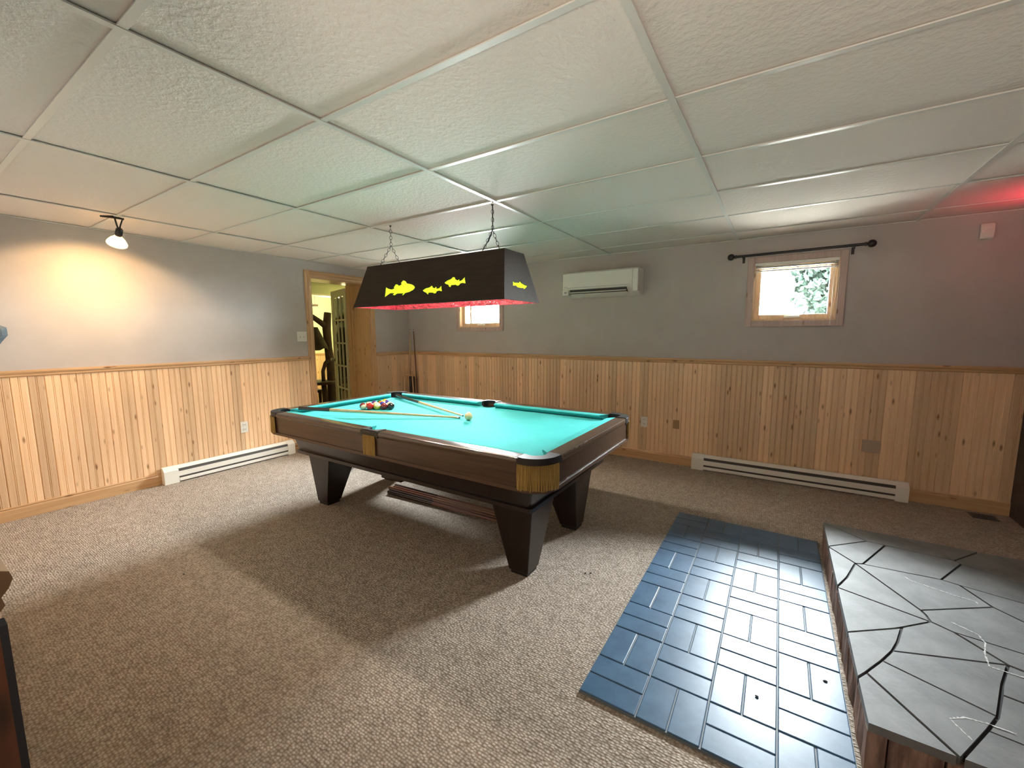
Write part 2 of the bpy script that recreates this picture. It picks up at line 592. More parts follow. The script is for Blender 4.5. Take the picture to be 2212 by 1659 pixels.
# neighbouring room seen through the doorway
wall_hall_far = B1('wall_hall_far', M['hallwall'], None, (-3.4, -3.2, 0, -3.3, 1.7, 2.4), kind='structure')
wall_hall_side = B1('wall_hall_side', M['hallwall'], None, (-3.3, 1.6, 0, -0.32, 1.7, 2.4), (-3.3, -3.2, 0, -0.32, -3.1, 2.4),
                    (-0.36, 0.0, 0, -0.32, 1.6, 2.4), kind='structure')
ceiling_slab = B1('ceiling', M['tile'], None, (-3.4, -6.3, 2.36, RX + 0.1, WY, 2.42), (-3.4, WY, 2.36, -0.32, 1.7, 2.42), kind='structure')
ceil = ceiling_slab
ceiling_hall = B1('ceiling_hall', M['hallwall'], None, (-3.3, -3.1, 2.26, -0.32, 1.6, 2.30), kind='structure')
bulk = struct('trim_6', (-2.2, 0, 2.0))
B1('bulkhead', M['hallwall'], bulk, (-2.35, -3.1, 2.06, -2.1, 1.6, 2.26))
B1('bulkhead_edge', M['white'], bulk, (-2.36, -3.1, 2.035, -2.09, 1.6, 2.06))

# suspended ceiling: boards lying in a grid of tees
GX = [0.0] + [3.104 + 1.22 * i for i in range(-2, 3)] + [RX]
GY = [-6.2] + [-3.9987 + 0.61 * j for j in range(-3, 7)] + [0.0]
for i in range(len(GX) - 1):
    for j in range(len(GY) - 1):
        x0, x1, y0, y1 = GX[i], GX[i + 1], GY[j], GY[j + 1]
        bm = BM()
        box(bm, x0 + 0.005, y0 + 0.005, H + 0.004, x1 - 0.005, y1 - 0.005, H + 0.02)
        t = R.uniform(-0.002, 0.003)
        for v in bm.verts:
            v.co.z += t + R.uniform(-0.001, 0.001)
        make('ceiling_tile', bm, M['tile'], ceil, origin=((x0 + x1) / 2, (y0 + y1) / 2, H + 0.01))
for x in GX[1:-1]:
    B1('main_tee', M['tee'], ceil, (x - 0.012, -6.2, H - 0.004, x + 0.012, 0, H + 0.0015), (x - 0.001, -6.2, H, x + 0.001, 0, H + 0.035))
for y in GY[1:-1]:
    for i in range(len(GX) - 1):
        x0, x1 = GX[i] + (0.0125 if i else 0.016), GX[i + 1] - (0.0125 if i < len(GX) - 2 else 0.016)
        B1('cross_tee', M['tee'], ceil, (x0, y - 0.012, H - 0.0025, x1, y + 0.012, H + 0.002), (x0, y - 0.001, H, x1, y + 0.001, H + 0.03))
B1('wall_angle', M['tee'], ceil, (0.0, -6.2, H - 0.003, 0.015, 0, H + 0.002), (0.0, -0.015, H - 0.003, RX, 0, H + 0.002),
   (RX - 0.015, -6.2, H - 0.003, RX, 0, H + 0.002))

# knotty pine wainscot, one board at a time
PW = 0.0865
PT = 0.014


def plank_bm(w):
    """tongue-and-groove board with a bead down the middle; back on y=0, face towards -y, x from 0 to w"""
    bm = BM()
    d = PT
    prof = [(0, 0), (0, -d + 0.006), (0.005, -d), (w * .5 - 0.007, -d), (w * .5 - 0.004, -d + 0.0035), (w * .5, -d - 0.0003),
            (w * .5 + 0.004, -d + 0.0035), (w * .5 + 0.007, -d), (w - 0.005, -d), (w, -d + 0.006), (w, 0)]
    z0, z1 = 0.095, RAIL - 0.045
    lo = [bm.verts.new((x, y, z0)) for x, y in prof]
    hi = [bm.verts.new((x, y, z1)) for x, y in prof]
    n = len(prof)
    for i in range(n - 1):
        bm.faces.new((lo[i], lo[i + 1], hi[i + 1], hi[i]))
    bm.faces.new(hi)
    return bm


proto = make('wainscot_plank', plank_bm(PW), M['plank'], wall_back)
proto.location = (0.016, 0, 0)
n_back = int((RX - 0.016 - PT) / PW)
for k in range(1, n_back + 1):
    inst(proto, (0.016 + k * PW, 0, 0), wall_back)
y = DY1 + 0.078            # stub of wall between doorway and corner
RZ = (0, 0, math.pi / 2)


def left_planks(y0, y1):
    n = max(1, round((y1 - y0) / PW))
    w = (y1 - y0) / n
    for k in range(n):
        c = inst(proto, (0, y0 + k * w, 0), wall_left, RZ)
        c.scale = (w / PW, 1, 1)


left_planks(DY1 + 0.072, -PT)
left_planks(PY, DY0 - 0.072)
for k in range(int(4.0 / PW)):
    inst(proto, (4.018 - k * PW, PY - 0.012, 0), wall_partition, (0, 0, math.pi))
hp = make('wainscot_plank', plank_bm(0.1), M['plank'], wall_hall_far)
hp.location = (-3.3, -3.0, -0.13)
hp.rotation_euler = RZ
for k in range(1, 45):
    inst(hp, (-3.3, -3.0 + k * 0.1, -0.13), wall_hall_far, RZ)


def rail_prof(d):
    """chair rail: offsets (out of the wall, up)"""
    return [(0, -0.048), (PT + 0.006, -0.048), (PT + 0.012, -0.040), (PT + 0.010, -0.030), (PT + 0.016, -0.022), (PT + 0.020, -0.012),
            (PT + 0.018, -0.003), (PT + 0.012, 0.0), (0, 0.0)]


def base_prof():
    return [(0, 0), (PT + 0.010, 0), (PT + 0.010, 0.078), (PT + 0.006, 0.088), (PT + 0.009, 0.094), (PT + 0.005, 0.102), (0, 0.102)]


def run(name, prof, z, a, b, outdir, material, kind='structure', parent=None):
    """a, b: points on the wall face (x,y); outdir: unit vector away from the wall"""
    bm = BM()
    pr = [(outdir[0] * o, outdir[1] * o, u) for o, u in prof]
    extrude_profile(bm, pr, (a[0], a[1], z), (b[0], b[1], z))
    o = make(name, bm, material, parent, origin=((a[0] + b[0]) / 2, (a[1] + b[1]) / 2, z))
    if parent is None:
        o['kind'] = kind
    return o


run('trim_1', rail_prof(0), RAIL, (0, 0), (RX, 0), (0, -1), M['trimx'])
run('trim_2', rail_prof(0), RAIL, (0, PY), (0, DY0 - 0.072), (1, 0), M['trimy'])
run('trim_3', rail_prof(0), RAIL, (0, DY1 + 0.072), (0, -0.03), (1, 0), M['trimy'])
run('baseboard_back', base_prof(), 0.0, (0, 0), (RX, 0), (0, -1), M['trimx'])
run('baseboard_left', base_prof(), 0.0, (0, PY), (0, DY0 - 0.072), (1, 0), M['trimy'])
run('baseboard_corner', base_prof(), 0.0, (0, DY1 + 0.072), (0, -0.025), (1, 0), M['trimy'])
run('trim_5', rail_prof(0), RAIL - 0.13, (-3.3, -3.0), (-3.3, 1.6), (1, 0), M['trimy'])
# end of the partition beside the camera: rail nose, board jamb and a black strip standing for the shadow between
run('trim_7', rail_prof(0), RAIL, (0.02, PY - 0.020), (4.012, PY - 0.020), (0, 1), M['shadedpine'])
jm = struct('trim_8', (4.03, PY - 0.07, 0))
B1('end_jamb', M['redbrown'], jm, (4.022, PY - 0.14, 0.0, 4.04, PY - 0.003, 2.2))
B1('shadow_strip', M['joint'], jm, (4.020, PY - 0.003, 0.0, 4.040, PY + 0.003, 1.055))

# ------------------------------------------------------------------ doorway
door = struct('door_1', (0, (DY0 + DY1) / 2, 0))
cw = 0.07


def casing_leg(y0, y1):
    bm = BM()
    pr = [(0, y0), (0.016, y0), (0.020, y0 + (y1 - y0) * .25), (0.012, y0 + (y1 - y0) * .5), (0.018, y0 + (y1 - y0) * .8), (0.014, y1), (0, y1)]
    lo = [bm.verts.new((x, y, 0.0)) for x, y in pr]
    hi = [bm.verts.new((x, y, DTOP + cw)) for x, y in pr]
    n = len(pr)
    for i in range(n):
        bm.faces.new((lo[i], lo[(i + 1) % n], hi[(i + 1) % n], hi[i]))
    bm.faces.new(hi)
    make('door_casing', bm, M['trimz'], door)


casing_leg(DY0, DY0 - cw)
casing_leg(DY1, DY1 + cw)
bm = BM()
extrude_profile(bm, [(0, 0, 0), (0.014, 0, 0), (0.018, 0, 0.014), (0.012, 0, 0.035), (0.02, 0, 0.052), (0.016, 0, cw), (0, 0, cw)],
                (0.0005, DY0, DTOP), (0.0005, DY1, DTOP))
make('head_casing', bm, M['trimy'], door)
B1('jamb_board', M['trimz'], door, (-0.32, DY1 - 0.018, 0, 0.0, DY1, DTOP), bev=0.001)
B1('jamb_board', M['trimz'], door, (-0.32, DY0, 0, 0.0, DY0 + 0.018, DTOP), bev=0.001)
B1('head_board', M['trimy'], door, (-0.32, DY0 + 0.018, DTOP - 0.018, 0.0, DY1 - 0.018, DTOP), bev=0.001)
B1('door_jamb', M['trimz'], door, (-0.46, DY1 - 0.03, 0, -0.32, DY1 + 0.02, DTOP))
B1('door_stop', M['trimz'], door, (-0.40, DY1 - 0.045, 0, -0.36, DY1 - 0.03, DTOP))

# french door swung into the neighbouring room; built along -x from its hinge then turned
hinge = Vector((-0.465, DY1 - 0.02, 0.0))
fd = thing('french_door', hinge, 'cream french door with narrow glass panes standing open beyond the doorway', 'door')
DW, DH, DTK = 0.66, 2.0, 0.036
st, rt, rb = 0.085, 0.10, 0.22


def local(name, boxes, material, parent, bev=0.0):
    bm = BM()
    for b in boxes:
        box(bm, *b, bev=bev)
    me = bpy.data.meshes.new(name)
    bmesh.ops.recalc_face_normals(bm, faces=bm.faces[:])
    bm.to_mesh(me)
    bm.free()
    me.materials.append(material)
    o = bpy.data.objects.new(name, me)
    COL.objects.link(o)
    o.parent = parent
    return o


local('stile', [(-st, -DTK / 2, 0.012, 0, DTK / 2, DH)], M['doorpaint'], fd, 0.002)
local('stile', [(-DW, -DTK / 2, 0.012, -DW + st, DTK / 2, DH)], M['doorpaint'], fd, 0.002)
local('rail', [(-DW + st, -DTK / 2, DH - rt, -st, DTK / 2, DH)], M['doorpaint'], fd, 0.002)
local('rail', [(-DW + st, -DTK / 2, 0.012, -st, DTK / 2, rb)], M['doorpaint'], fd, 0.002)
px = [-DW + st + (DW - 2 * st) * k / 3 for k in range(4)]
pz = [rb + (DH - rt - rb) * k / 5 for k in range(6)]
for k in (1, 2):
    local('muntin', [(px[k] - 0.011, -0.013, rb, px[k] + 0.011, 0.013, DH - rt)], M['doorpaint'], fd)
for k in range(1, 5):
    local('muntin', [(-DW + st, -0.014, pz[k] - 0.011, -st, 0.014, pz[k] + 0.011)], M['doorpaint'], fd)
for i in range(3):
    for k in range(5):
        local('glass_pane', [(px[i] + 0.011, -0.002, pz[k] + 0.011, px[i + 1] - 0.011, 0.002, pz[k + 1] - 0.011)], M['glass'], fd)
for sgn in (-1, 1):
    bm = BM()
    lathe(bm, (-DW + 0.045, sgn * DTK / 2, 0.97), (0, sgn, 0), [(0, 0.028), (0.006, 0.028), (0.008, 0.011), (0.03, 0.011), (0.036, 0.024), (0.05, 0.028), (0.06, 0.022), (0.064, 0.006)], 14)
    me = bpy.data.meshes.new('door_knob')
    bmesh.ops.recalc_face_normals(bm, faces=bm.faces[:])
    bm.to_mesh(me)
    bm.free()
    me.materials.append(M['chrome'])
    k = bpy.data.objects.new('door_knob', me)
    COL.objects.link(k)
    k.parent = fd
fd.rotation_euler = (0, 0, -math.radians(18))

# ------------------------------------------------------------------ windows
def window(name, w, mull=None, crank=True):
    x0, x1, z0, z1 = w
    wd = struct(name, ((x0 + x1) / 2, 0, z0))
    c = 0.052
    d = 0.016
    B1('window_casing', M['wincase'], wd, (x0 - c, -d, z0 - c, x0, 0, z1 + c), bev=0.003)
    B1('window_casing', M['wincase'], wd, (x1, -d, z0 - c, x1 + c, 0, z1 + c), bev=0.003)
    B1('window_casing', M['wincase'], wd, (x0, -d, z0 - c, x1, 0, z0), bev=0.003)
    B1('window_casing', M['wincase'], wd, (x0, -d, z1, x1, 0, z1 + c), bev=0.003)
    B1('jamb_lining', M['sash'], wd, (x0, -0.004, z0, x0 + 0.012, WY, z1), (x1 - 0.012, -0.004, z0, x1, WY, z1),
       (x0 + 0.012, -0.004, z0, x1 - 0.012, WY, z0 + 0.012), (x0 + 0.012, -0.004, z1 - 0.012, x1 - 0.012, WY, z1))
    a, b, e, f = x0 + 0.012, x1 - 0.012, z0 + 0.012, z1 - 0.012
    s_ = 0.045
    ya, yb = 0.055, 0.095
    sf = B1('sash_frame', M['sash'], wd, (a, ya, e, a + s_, yb, f), (b - s_, ya, e, b, yb, f), (a + s_, ya, e, b - s_, yb, e + s_), (a + s_, ya, f - s_, b - s_, yb, f), bev=0.002)
    B1('window_pane', M['glass'], wd, (a + s_, yb - 0.016, e + s_, b - s_, yb - 0.012, f - s_))
    if mull:
        B1('mullion', M['sash'], wd, (mull - 0.012, ya + 0.004, e + s_, mull + 0.012, yb - 0.004, f - s_))
    if crank:
        bm = BM()
        xm = (x0 + x1) / 2
        box(bm, xm - 0.06, ya - 0.018, e + 0.012, xm + 0.06, ya, e + 0.034, bev=0.004)
        make('sash_latch', bm, M['white'], sf)
    return wd


window('window_1', W1, mull=1.135)
window('window_2', W2)

bl = thing('window_blind', (4.79, -0.02, 2.0), 'white blind drawn up into a narrow stack across the top of the rodded window', 'blind')
B1('head_rail', M['white'], bl, (W2[0] + 0.006, -0.012, 1.958, W2[1] - 0.006, 0.026, 1.984), bev=0.002)
for k in range(5):
    B1('slat', M['white'], bl, (W2[0] + 0.010, -0.010, 1.950 - k * 0.0035, W2[1] - 0.010, 0.024, 1.9515 - k * 0.0035))
B1('bottom_rail', M['white'], bl, (W2[0] + 0.010, -0.010, 1.905, W2[1] - 0.010, 0.022, 1.917), bev=0.002)
for xx in (4.62, 5.06):
    bm = BM()
    tube(bm, [(xx, -0.014, 1.958), (xx, -0.016, 1.90 if xx < 5 else 1.42)], 0.0025, 6)
    make('pull_cord', bm, M['white'], bl)

rod = thing('curtain_rod', (4.785, -0.06, 2.05), 'black curtain rod with round end knobs above the bare window', 'curtain rod')
bm = BM()
tube(bm, [(4.33, -0.065, 2.048), (5.235, -0.065, 2.058)], 0.011, 12)
smooth_angle(make('pole', bm, M['black'], rod))
for xx, zz, sg, rr in ((4.33, 2.048, -1, 0.030), (5.235, 2.058, 1, 0.030)):
    bm = BM()
    lathe(bm, (xx, -0.065, zz), (sg, 0, 0.01), [(0, 0.014), (0.012, 0.016), (0.014, 0.009), (0.02, 0.012)] +
          [(0.045 - 0.030 * math.cos(t * math.pi / 8), rr * math.sin(t * math.pi / 8)) for t in range(2, 9)], 16)
    smooth_angle(make('finial', bm, M['black'], rod))
for xx in (4.385, 5.17):
    B1('bracket', M['black'], rod, (xx - 0.008, -0.07, 2.030, xx + 0.008, 0, 2.044), (xx - 0.010, -0.006, 1.995, xx + 0.010, 0, 2.05))

# outside the windows: one visible shrub, the unseen ones added to block daylight
B1('ground_outside', M['grass'], None, (-0.3, WY + 0.02, 1.08, 18, 30, 1.20), kind='structure')
WINDOW_SHRUBS = [(5.80, 4.2, 'pale green leafy shrub outside, filling one side of the rodded window'),
         (7.75, 2.9, 'unseen leafy shrub added outside to block low daylight, next after the one seen through the window'),
         (9.6, 1.9, 'unseen leafy shrub added outside to block low daylight, farthest along the house'),
         (3.45, 3.0, 'unseen leafy shrub added between the two windows to shade the left wall')]
bm = BM()
rr = random.Random(3)
for k in range(11000):
    th, ph = rr.uniform(0, 2 * math.pi), math.acos(rr.uniform(-1, 1))
    q = rr.uniform(0.45, 1.0)
    c = Vector((1.0 * q * math.sin(ph) * math.cos(th), 0.8 * q * math.sin(ph) * math.sin(th), 1.25 + 1.25 * q * math.cos(ph)))
    n_ = noise.noise(c * 2.4)
    c += Vector((n_, n_, 0)) * 0.18
    u = Vector((rr.uniform(-1, 1), rr.uniform(-1, 1), rr.uniform(-1, 1))).normalized()
    v = u.orthogonal().normalized()
    s_ = rr.uniform(0.05, 0.085)
    bm.faces.new([bm.verts.new(c + u * s_), bm.verts.new(c + v * s_ * .55), bm.verts.new(c - u * s_), bm.verts.new(c - v * s_ * .55)])
fol = make('foliage', bm, M['leaf'], None, kind='stuff')
bm = BM()
tube(bm, [(0, 0, -0.02), (-0.03, 0, 0.6), (0.05, 0.05, 1.3)], [0.09, 0.07, 0.04], 10)
trk = make('trunk', bm, M['bark'], None)
for k, (hx, hy, lab) in enumerate(WINDOW_SHRUBS):
    t_ = thing('leafy_shrub', (hx, hy, 1.2), lab, 'shrub', 'hedge outside the windows')
    for part_ in (fol, trk):
        p_ = part_ if k == 0 else part_.copy()
        if k:
            COL.objects.link(p_)
        p_.parent = t_
        p_.location = (0, 0, 0)
    if k:
        t_.rotation_euler = (0, 0, 1.3 * k)

# ------------------------------------------------------------------ slate tiles in the floor
tf = struct('floor_tiles', (4.57, -2.2, 0))
B1('grout_bed', M['grout'], tf, (4.148, -3.142, 0.0, 4.996, -1.268, 0.0105))
bw, bh = (4.996 - 4.148) / 4, (3.142 - 1.268) / 9
gp = 0.0025


def slate(x0, y0, x1, y1):
    bm = BM()
    box(bm, x0 + gp, y0 + gp, 0.002, x1 - gp, y1 - gp, 0.0145 + R.uniform(0, 0.0012), bev=0.003)
    make('tile', bm, M['slate'], tf, origin=((x0 + x1) / 2, (y0 + y1) / 2, 0.002))


for i in range(4):
    for j in range(9):
        x0 = 4.148 + i * bw
        y1 = -1.268 - j * bh
        if (i + j) % 2:
            slate(x0, y1 - bh, x0 + bw / 2, y1)
            slate(x0 + bw / 2, y1 - bh, x0 + bw, y1)
        else:
            slate(x0, y1 - bh / 2, x0 + bw, y1)
            slate(x0, y1 - bh, x0 + bw, y1 - bh / 2)

# ------------------------------------------------------------------ raised hearth of flagstones on bricks
HZ = 0.175
hx0, hx1, hy0, hy1 = 5.006, RX - 0.03, -2.945, -1.328
hearth = thing('stone_hearth', (5.6, -2.13, 0), 'raised hearth of grey crazy-paved flagstones over rough brick sides', 'hearth')
B1('core', M['joint'], hearth, (hx0 + 0.03, hy0 + 0.03, 0.0, hx1, hy1 - 0.03, HZ - 0.006))
P = dict(TL=(hx0, hy1), t1=(5.373, hy1), t2=(5.690, hy1), t3=(5.735, hy1), TR=(hx1, hy1), e1=(hx0, -1.690), e2=(hx0, -2.131), e3=(hx0, -2.482),  # corners mostly from image pixels of the joints, projected onto the hearth top
         e4=(hx0, -2.746), BL=(hx0, hy0), b1=(5.209, hy0), b2=(hx1, hy0), A=(5.198, -1.498), B=(5.278, -1.503), C=(5.549, -1.517), D=(5.567, -1.546),
         E=(5.109, -1.828), E2=(5.057, -2.007), F=(5.141, -1.815), G=(5.436, -1.790), H=(5.493, -1.807), I=(5.558, -1.955), J=(5.290, -2.148),
         J2=(5.300, -2.178), K=(5.304, -2.223), L=(5.363, -2.259), M=(5.469, -2.387), N=(5.197, -2.329), N2=(5.170, -2.354), O=(5.136, -2.518),
         O2=(5.163, -2.447), P=(5.093, -2.601), Q=(5.036, -2.699), R=(5.350, -2.703), R2=(5.416, -2.516), S=(5.305, -2.784), Y=(5.396, -2.578),
         X23=(hx1, -1.60), X1=(hx1, -1.83), X3=(hx1, -1.95), X16=(5.72, -2.12), X14=(hx1, -2.36), X13=(5.62, -2.44), X21=(hx1, -2.72), X22=(hx1, -2.88),
         X5=(hx1, -2.10), X6=(hx1, -2.50))
stones = ['TL e1 A', 'TL A B C t1', 't1 C t2', 't2 C D X1 X23 t3', 't3 X23 TR', 'e1 E F B A', 'B F G D C', 'D G H X3 X1', 'H I X16 X5 X3',
          'e1 e2 E2 E', 'E J I H G F', 'e2 K J2 J E E2', 'J J2 K L X14 X5 X16 I', 'e2 e3 N2 N K', 'e3 e4 Q P O O2 N N2', 'K N O2 O M L', 'L M X13 X6 X14',
          'O P R R2 M', 'P Q b1 S R', 'Q e4 BL b1', 'M R2 Y X21 X6 X13', 'Y R S X22 X21', 'S b1 b2 X22']
for st_ in stones:
    pts = [P[k] for k in st_.split()]
    bm = BM()
    f = bm.faces.new([bm.verts.new((x, y, HZ)) for x, y in pts])
    bm.normal_update()
    if f.normal.z < 0:
        f.normal_flip()
    bmesh.ops.inset_individual(bm, faces=[f], thickness=0.0045, use_even_offset=True)
    bmesh.ops.delete(bm, geom=[x for x in bm.faces if x is not f], context='FACES')
    t = R.uniform(-0.0012, 0.0012)
    for v in bm.verts:
        v.co.z += t
    ex = bmesh.ops.extrude_face_region(bm, geom=[f])
    for v in [g for g in ex['geom'] if isinstance(g, bmesh.types.BMVert)]:
        v.co.z -= 0.03
    loose = [v for v in bm.verts if not v.link_faces]
    bmesh.ops.delete(bm, geom=loose, context='VERTS')
    cx = sum(p_[0] for p_ in pts) / len(pts)
    cy = sum(p_[1] for p_ in pts) / len(pts)
    make('flagstone', bm, M['flag'], hearth, origin=(cx, cy, HZ))


def brick(x0, y0, x1, y1, axis):
    bm = BM()
    box(bm, x0, y0, 0.0, x1, y1, HZ - 0.028)
    bmesh.ops.subdivide_edges(bm, edges=[e for e in bm.edges], cuts=5, use_grid_fill=True)
    sd = R.uniform(0, 50)
    for v in bm.verts:
        k = v.co.y if axis == 'y' else v.co.x
        n_ = noise.noise(Vector((k * 55 + sd, v.co.z * 5, sd))) * 0.008
        if axis == 'y' and v.co.x < x0 + 0.01:
            v.co.x += n_ + 0.004
        elif axis == 'x' and v.co.y < y0 + 0.01:
            v.co.y += n_ + 0.004
    make('brick', bm, M['brick'], hearth, origin=((x0 + x1) / 2, (y0 + y1) / 2, 0.07))


nb = 8
for k in range(nb):
    a = hy0 + 0.004 + (hy1 - hy0) * k / nb
    brick(hx0 + 0.002, a, hx0 + 0.05, a + (hy1 - hy0) / nb - 0.006, 'y')
nb = 9
for k in range(nb):
    a = hx0 + 0.055 + (hx1 - hx0 - 0.055) * k / nb
    brick(a, hy0 + 0.002, a + (hx1 - hx0 - 0.055) / nb - 0.006, hy0 + 0.04, 'x')
for k in range(nb):
    a = hx0 + 0.055 + (hx1 - hx0 - 0.055) * k / nb
    B1('brick', M['brick'], hearth, (a, hy1 - 0.04, 0, a + (hx1 - hx0 - 0.055) / nb - 0.006, hy1 - 0.002, HZ - 0.028), bev=0.003)


def scratch(pts, w=0.0022):
    bm = BM()
    for (x0, y0), (x1, y1) in zip(pts, pts[1:]):
        d = Vector((x1 - x0, y1 - y0, 0))
        n_ = Vector((-d.y, d.x, 0)).normalized()
        L_ = max(2, int(d.length / 0.006))
        for k in range(L_):
            a = Vector((x0, y0, 0)) + d * (k / L_)
            b = Vector((x0, y0, 0)) + d * ((k + 1) / L_)
            ww = w * R.uniform(0.3, 1.4)
            o_ = n_ * R.uniform(-0.001, 0.001)
            q = [a + o_ + n_ * ww, a + o_ - n_ * ww, b + o_ - n_ * ww, b + o_ + n_ * ww]
            bm.faces.new([bm.verts.new((p_.x, p_.y, HZ + 0.0016)) for p_ in q])
    make('chalk_scratch', bm, M['chalk'], hearth)


scratch([(5.294, -1.857), (5.31, -1.883), (5.45, -1.93), (5.506, -1.94), (5.513, -1.957)], 0.0014)
scratch([(5.373, -2.184), (5.437, -2.226), (5.444, -2.278), (5.42, -2.355), (5.41, -2.433), (5.49, -2.44)])
scratch([(5.254, -2.852), (5.223, -2.792), (5.264, -2.76), (5.317, -2.753), (5.372, -2.756)])

# ------------------------------------------------------------------ pool table
TX, TY = 2.65, -2.215
x0, x1, y0, y1 = 1.44, 3.86, -2.875, -1.555
RT = 0.780          # top of the rails
BZ = 0.742          # playing surface
pt = thing('pool_table', (TX, TY, 0), 'dark walnut pool table with teal cloth and gold fringed pockets', 'pool table')
CR = 0.13           # radius of the rounded corners


def arc(cx, cy, r, a0, a1, n=9):
    return [(cx + r * math.cos(math.radians(a0 + (a1 - a0) * k / n)), cy + r * math.sin(math.radians(a0 + (a1 - a0) * k / n))) for k in range(n + 1)]


def rrect(a, b, c, d, r, n=9):
    return arc(b - r, c + r, r, -90, 0, n) + arc(b - r, d - r, r, 0, 90, n) + arc(a + r, d - r, r, 90, 180, n) + arc(a + r, c + r, r, 180, 270, n)


def frame_prism(bm, outer, inner, z0, z1):
    n = len(outer)
    vs = [[bm.verts.new((x, y, z)) for x, y in L] for z in (z0, z1) for L in (outer, inner)]
    ol, il, oh, ih = vs
    for i in range(n):
        j = (i + 1) % n
        bm.faces.new((ol[i], ol[j], oh[j], oh[i]))
        bm.faces.new((il[j], il[i], ih[i], ih[j]))
        bm.faces.new((oh[i], oh[j], ih[j], ih[i]))
        bm.faces.new((ol[j], ol[i], il[i], il[j]))


# side boards under the rails, four of them joined at rounded corners
bm = BM()
frame_prism(bm, rrect(x0 + .004, x1 - .004, y0 + .004, y1 - .004, CR), rrect(x0 + .03, x1 - .03, y0 + .03, y1 - .03, CR - .026), 0.632, 0.752)
smooth_angle(make('side_board', bm, M['walnut'], pt))
bm = BM()
frame_prism(bm, rrect(x0 - .002, x1 + .002, y0 - .002, y1 + .002, CR), rrect(x0 + .03, x1 - .03, y0 + .03, y1 - .03, CR - .03), 0.616, 0.634)
smooth_angle(make('lower_lip', bm, M['lip'], pt))
# cabinet below
bm = BM()
ins0, ins1 = 0.115, 0.165
rings = []
for z, i_ in ((0.616, ins0), (0.50, ins0 + 0.03), (0.475, ins0 + 0.035), (0.470, ins0 + 0.022), (0.448, ins0 + 0.022)):
    rings.append([Vector((x, y, z)) for x, y in rrect(x0 + i_ + .02, x1 - i_ - .02, y0 + i_, y1 - i_, 0.02, 3)])
loft(bm, rings)
smooth_angle(make('cabinet', bm, M['darkwood'], pt), 25)
B1('slate_bed', M['darkwood'], pt, (x0 + 0.08, y0 + 0.08, 0.62, x1 - 0.08, y1 - 0.08, 0.72))
B1('cross_beam', M['darkwood'], pt, (2.36, -2.56, 0.335, 2.56, -1.87, 0.450), bev=0.004)

# legs
for lx, sx in ((1.70, -1), (3.545, 1)):
    for ly, sy in ((-2.545, -1), (-1.885, 1)):
        bm = BM()
        a = [(lx - .062, ly - .062), (lx + .062, ly - .062), (lx + .062, ly + .062), (lx - .062, ly + .062)]
        tx, ty = lx - 0.03 * sx, ly - sy * 0.045
        b = [(tx - .14, ty - .14), (tx + .14, ty - .14), (tx + .14, ty + .14), (tx - .14, ty + .14)]
        rings = [[Vector((x, y, 0.022)) for x, y in a], [Vector((x, y, 0.45)) for x, y in b]]
        loft(bm, rings)
        bmesh.ops.bevel(bm, geom=[e for e in bm.edges], offset=0.003, segments=1, affect='EDGES')
        lg = make('leg', bm, M['darkwood'], pt)
        B1('foot_pad', M['rubber'], lg, (lx - .055, ly - .055, 0.0, lx + .055, ly + .055, 0.024), bev=0.004)

# pockets: corner centres and side centres
PR = 0.058
cc = [(x1 - .112, y0 + .112, -45), (x1 - .112, y1 - .112, 45), (x0 + .112, y1 - .112, 135), (x0 + .112, y0 + .112, 225)]
sc_ = [(TX, y0 + .072, -90), (TX, y1 - .072, 90)]
# cloth with the pocket mouths cut out of its edge
X0, X1, Y0, Y1 = x0 + .098, x1 - .098, y0 + .098, y1 - .098


def rotpts(pts, a):
    ca, sa = math.cos(math.radians(a)), math.sin(math.radians(a))
    return [(x * ca - y * sa, x * sa + y * ca) for x, y in pts]


def cnotch(c, a):
    # concave arc around a corner pocket, bulging into the table
    cx, cy, _ = c
    return [(cx + PR * math.cos(math.radians(t)), cy + PR * math.sin(math.radians(t))) for t in a]


bed = []
e = 0.012
bed += cnotch(sc_[0], range(180, -1, -20))
bed = [(X0 + 0.08, Y0)] + bed + [(X1 - 0.08, Y0)]
bed += cnotch(cc[0], range(200, 69, -13))
bed += cnotch(cc[1], range(290, 159, -13))
bed += [(X1 - 0.08, Y1)] + cnotch(sc_[1], range(0, -181, -20)) + [(X0 + 0.08, Y1)]
bed += cnotch(cc[2], range(20, -111, -13))
bed += cnotch(cc[3], range(110, -21, -13))
bm = BM()
prism(bm, bed, BZ - 0.02, BZ)
make('bed_cloth', bm, M['felt'], pt)

# wooden rail tops and cushions, six of each
rw = 0.078          # width of the wood
cwid = 0.052        # width of the cushion


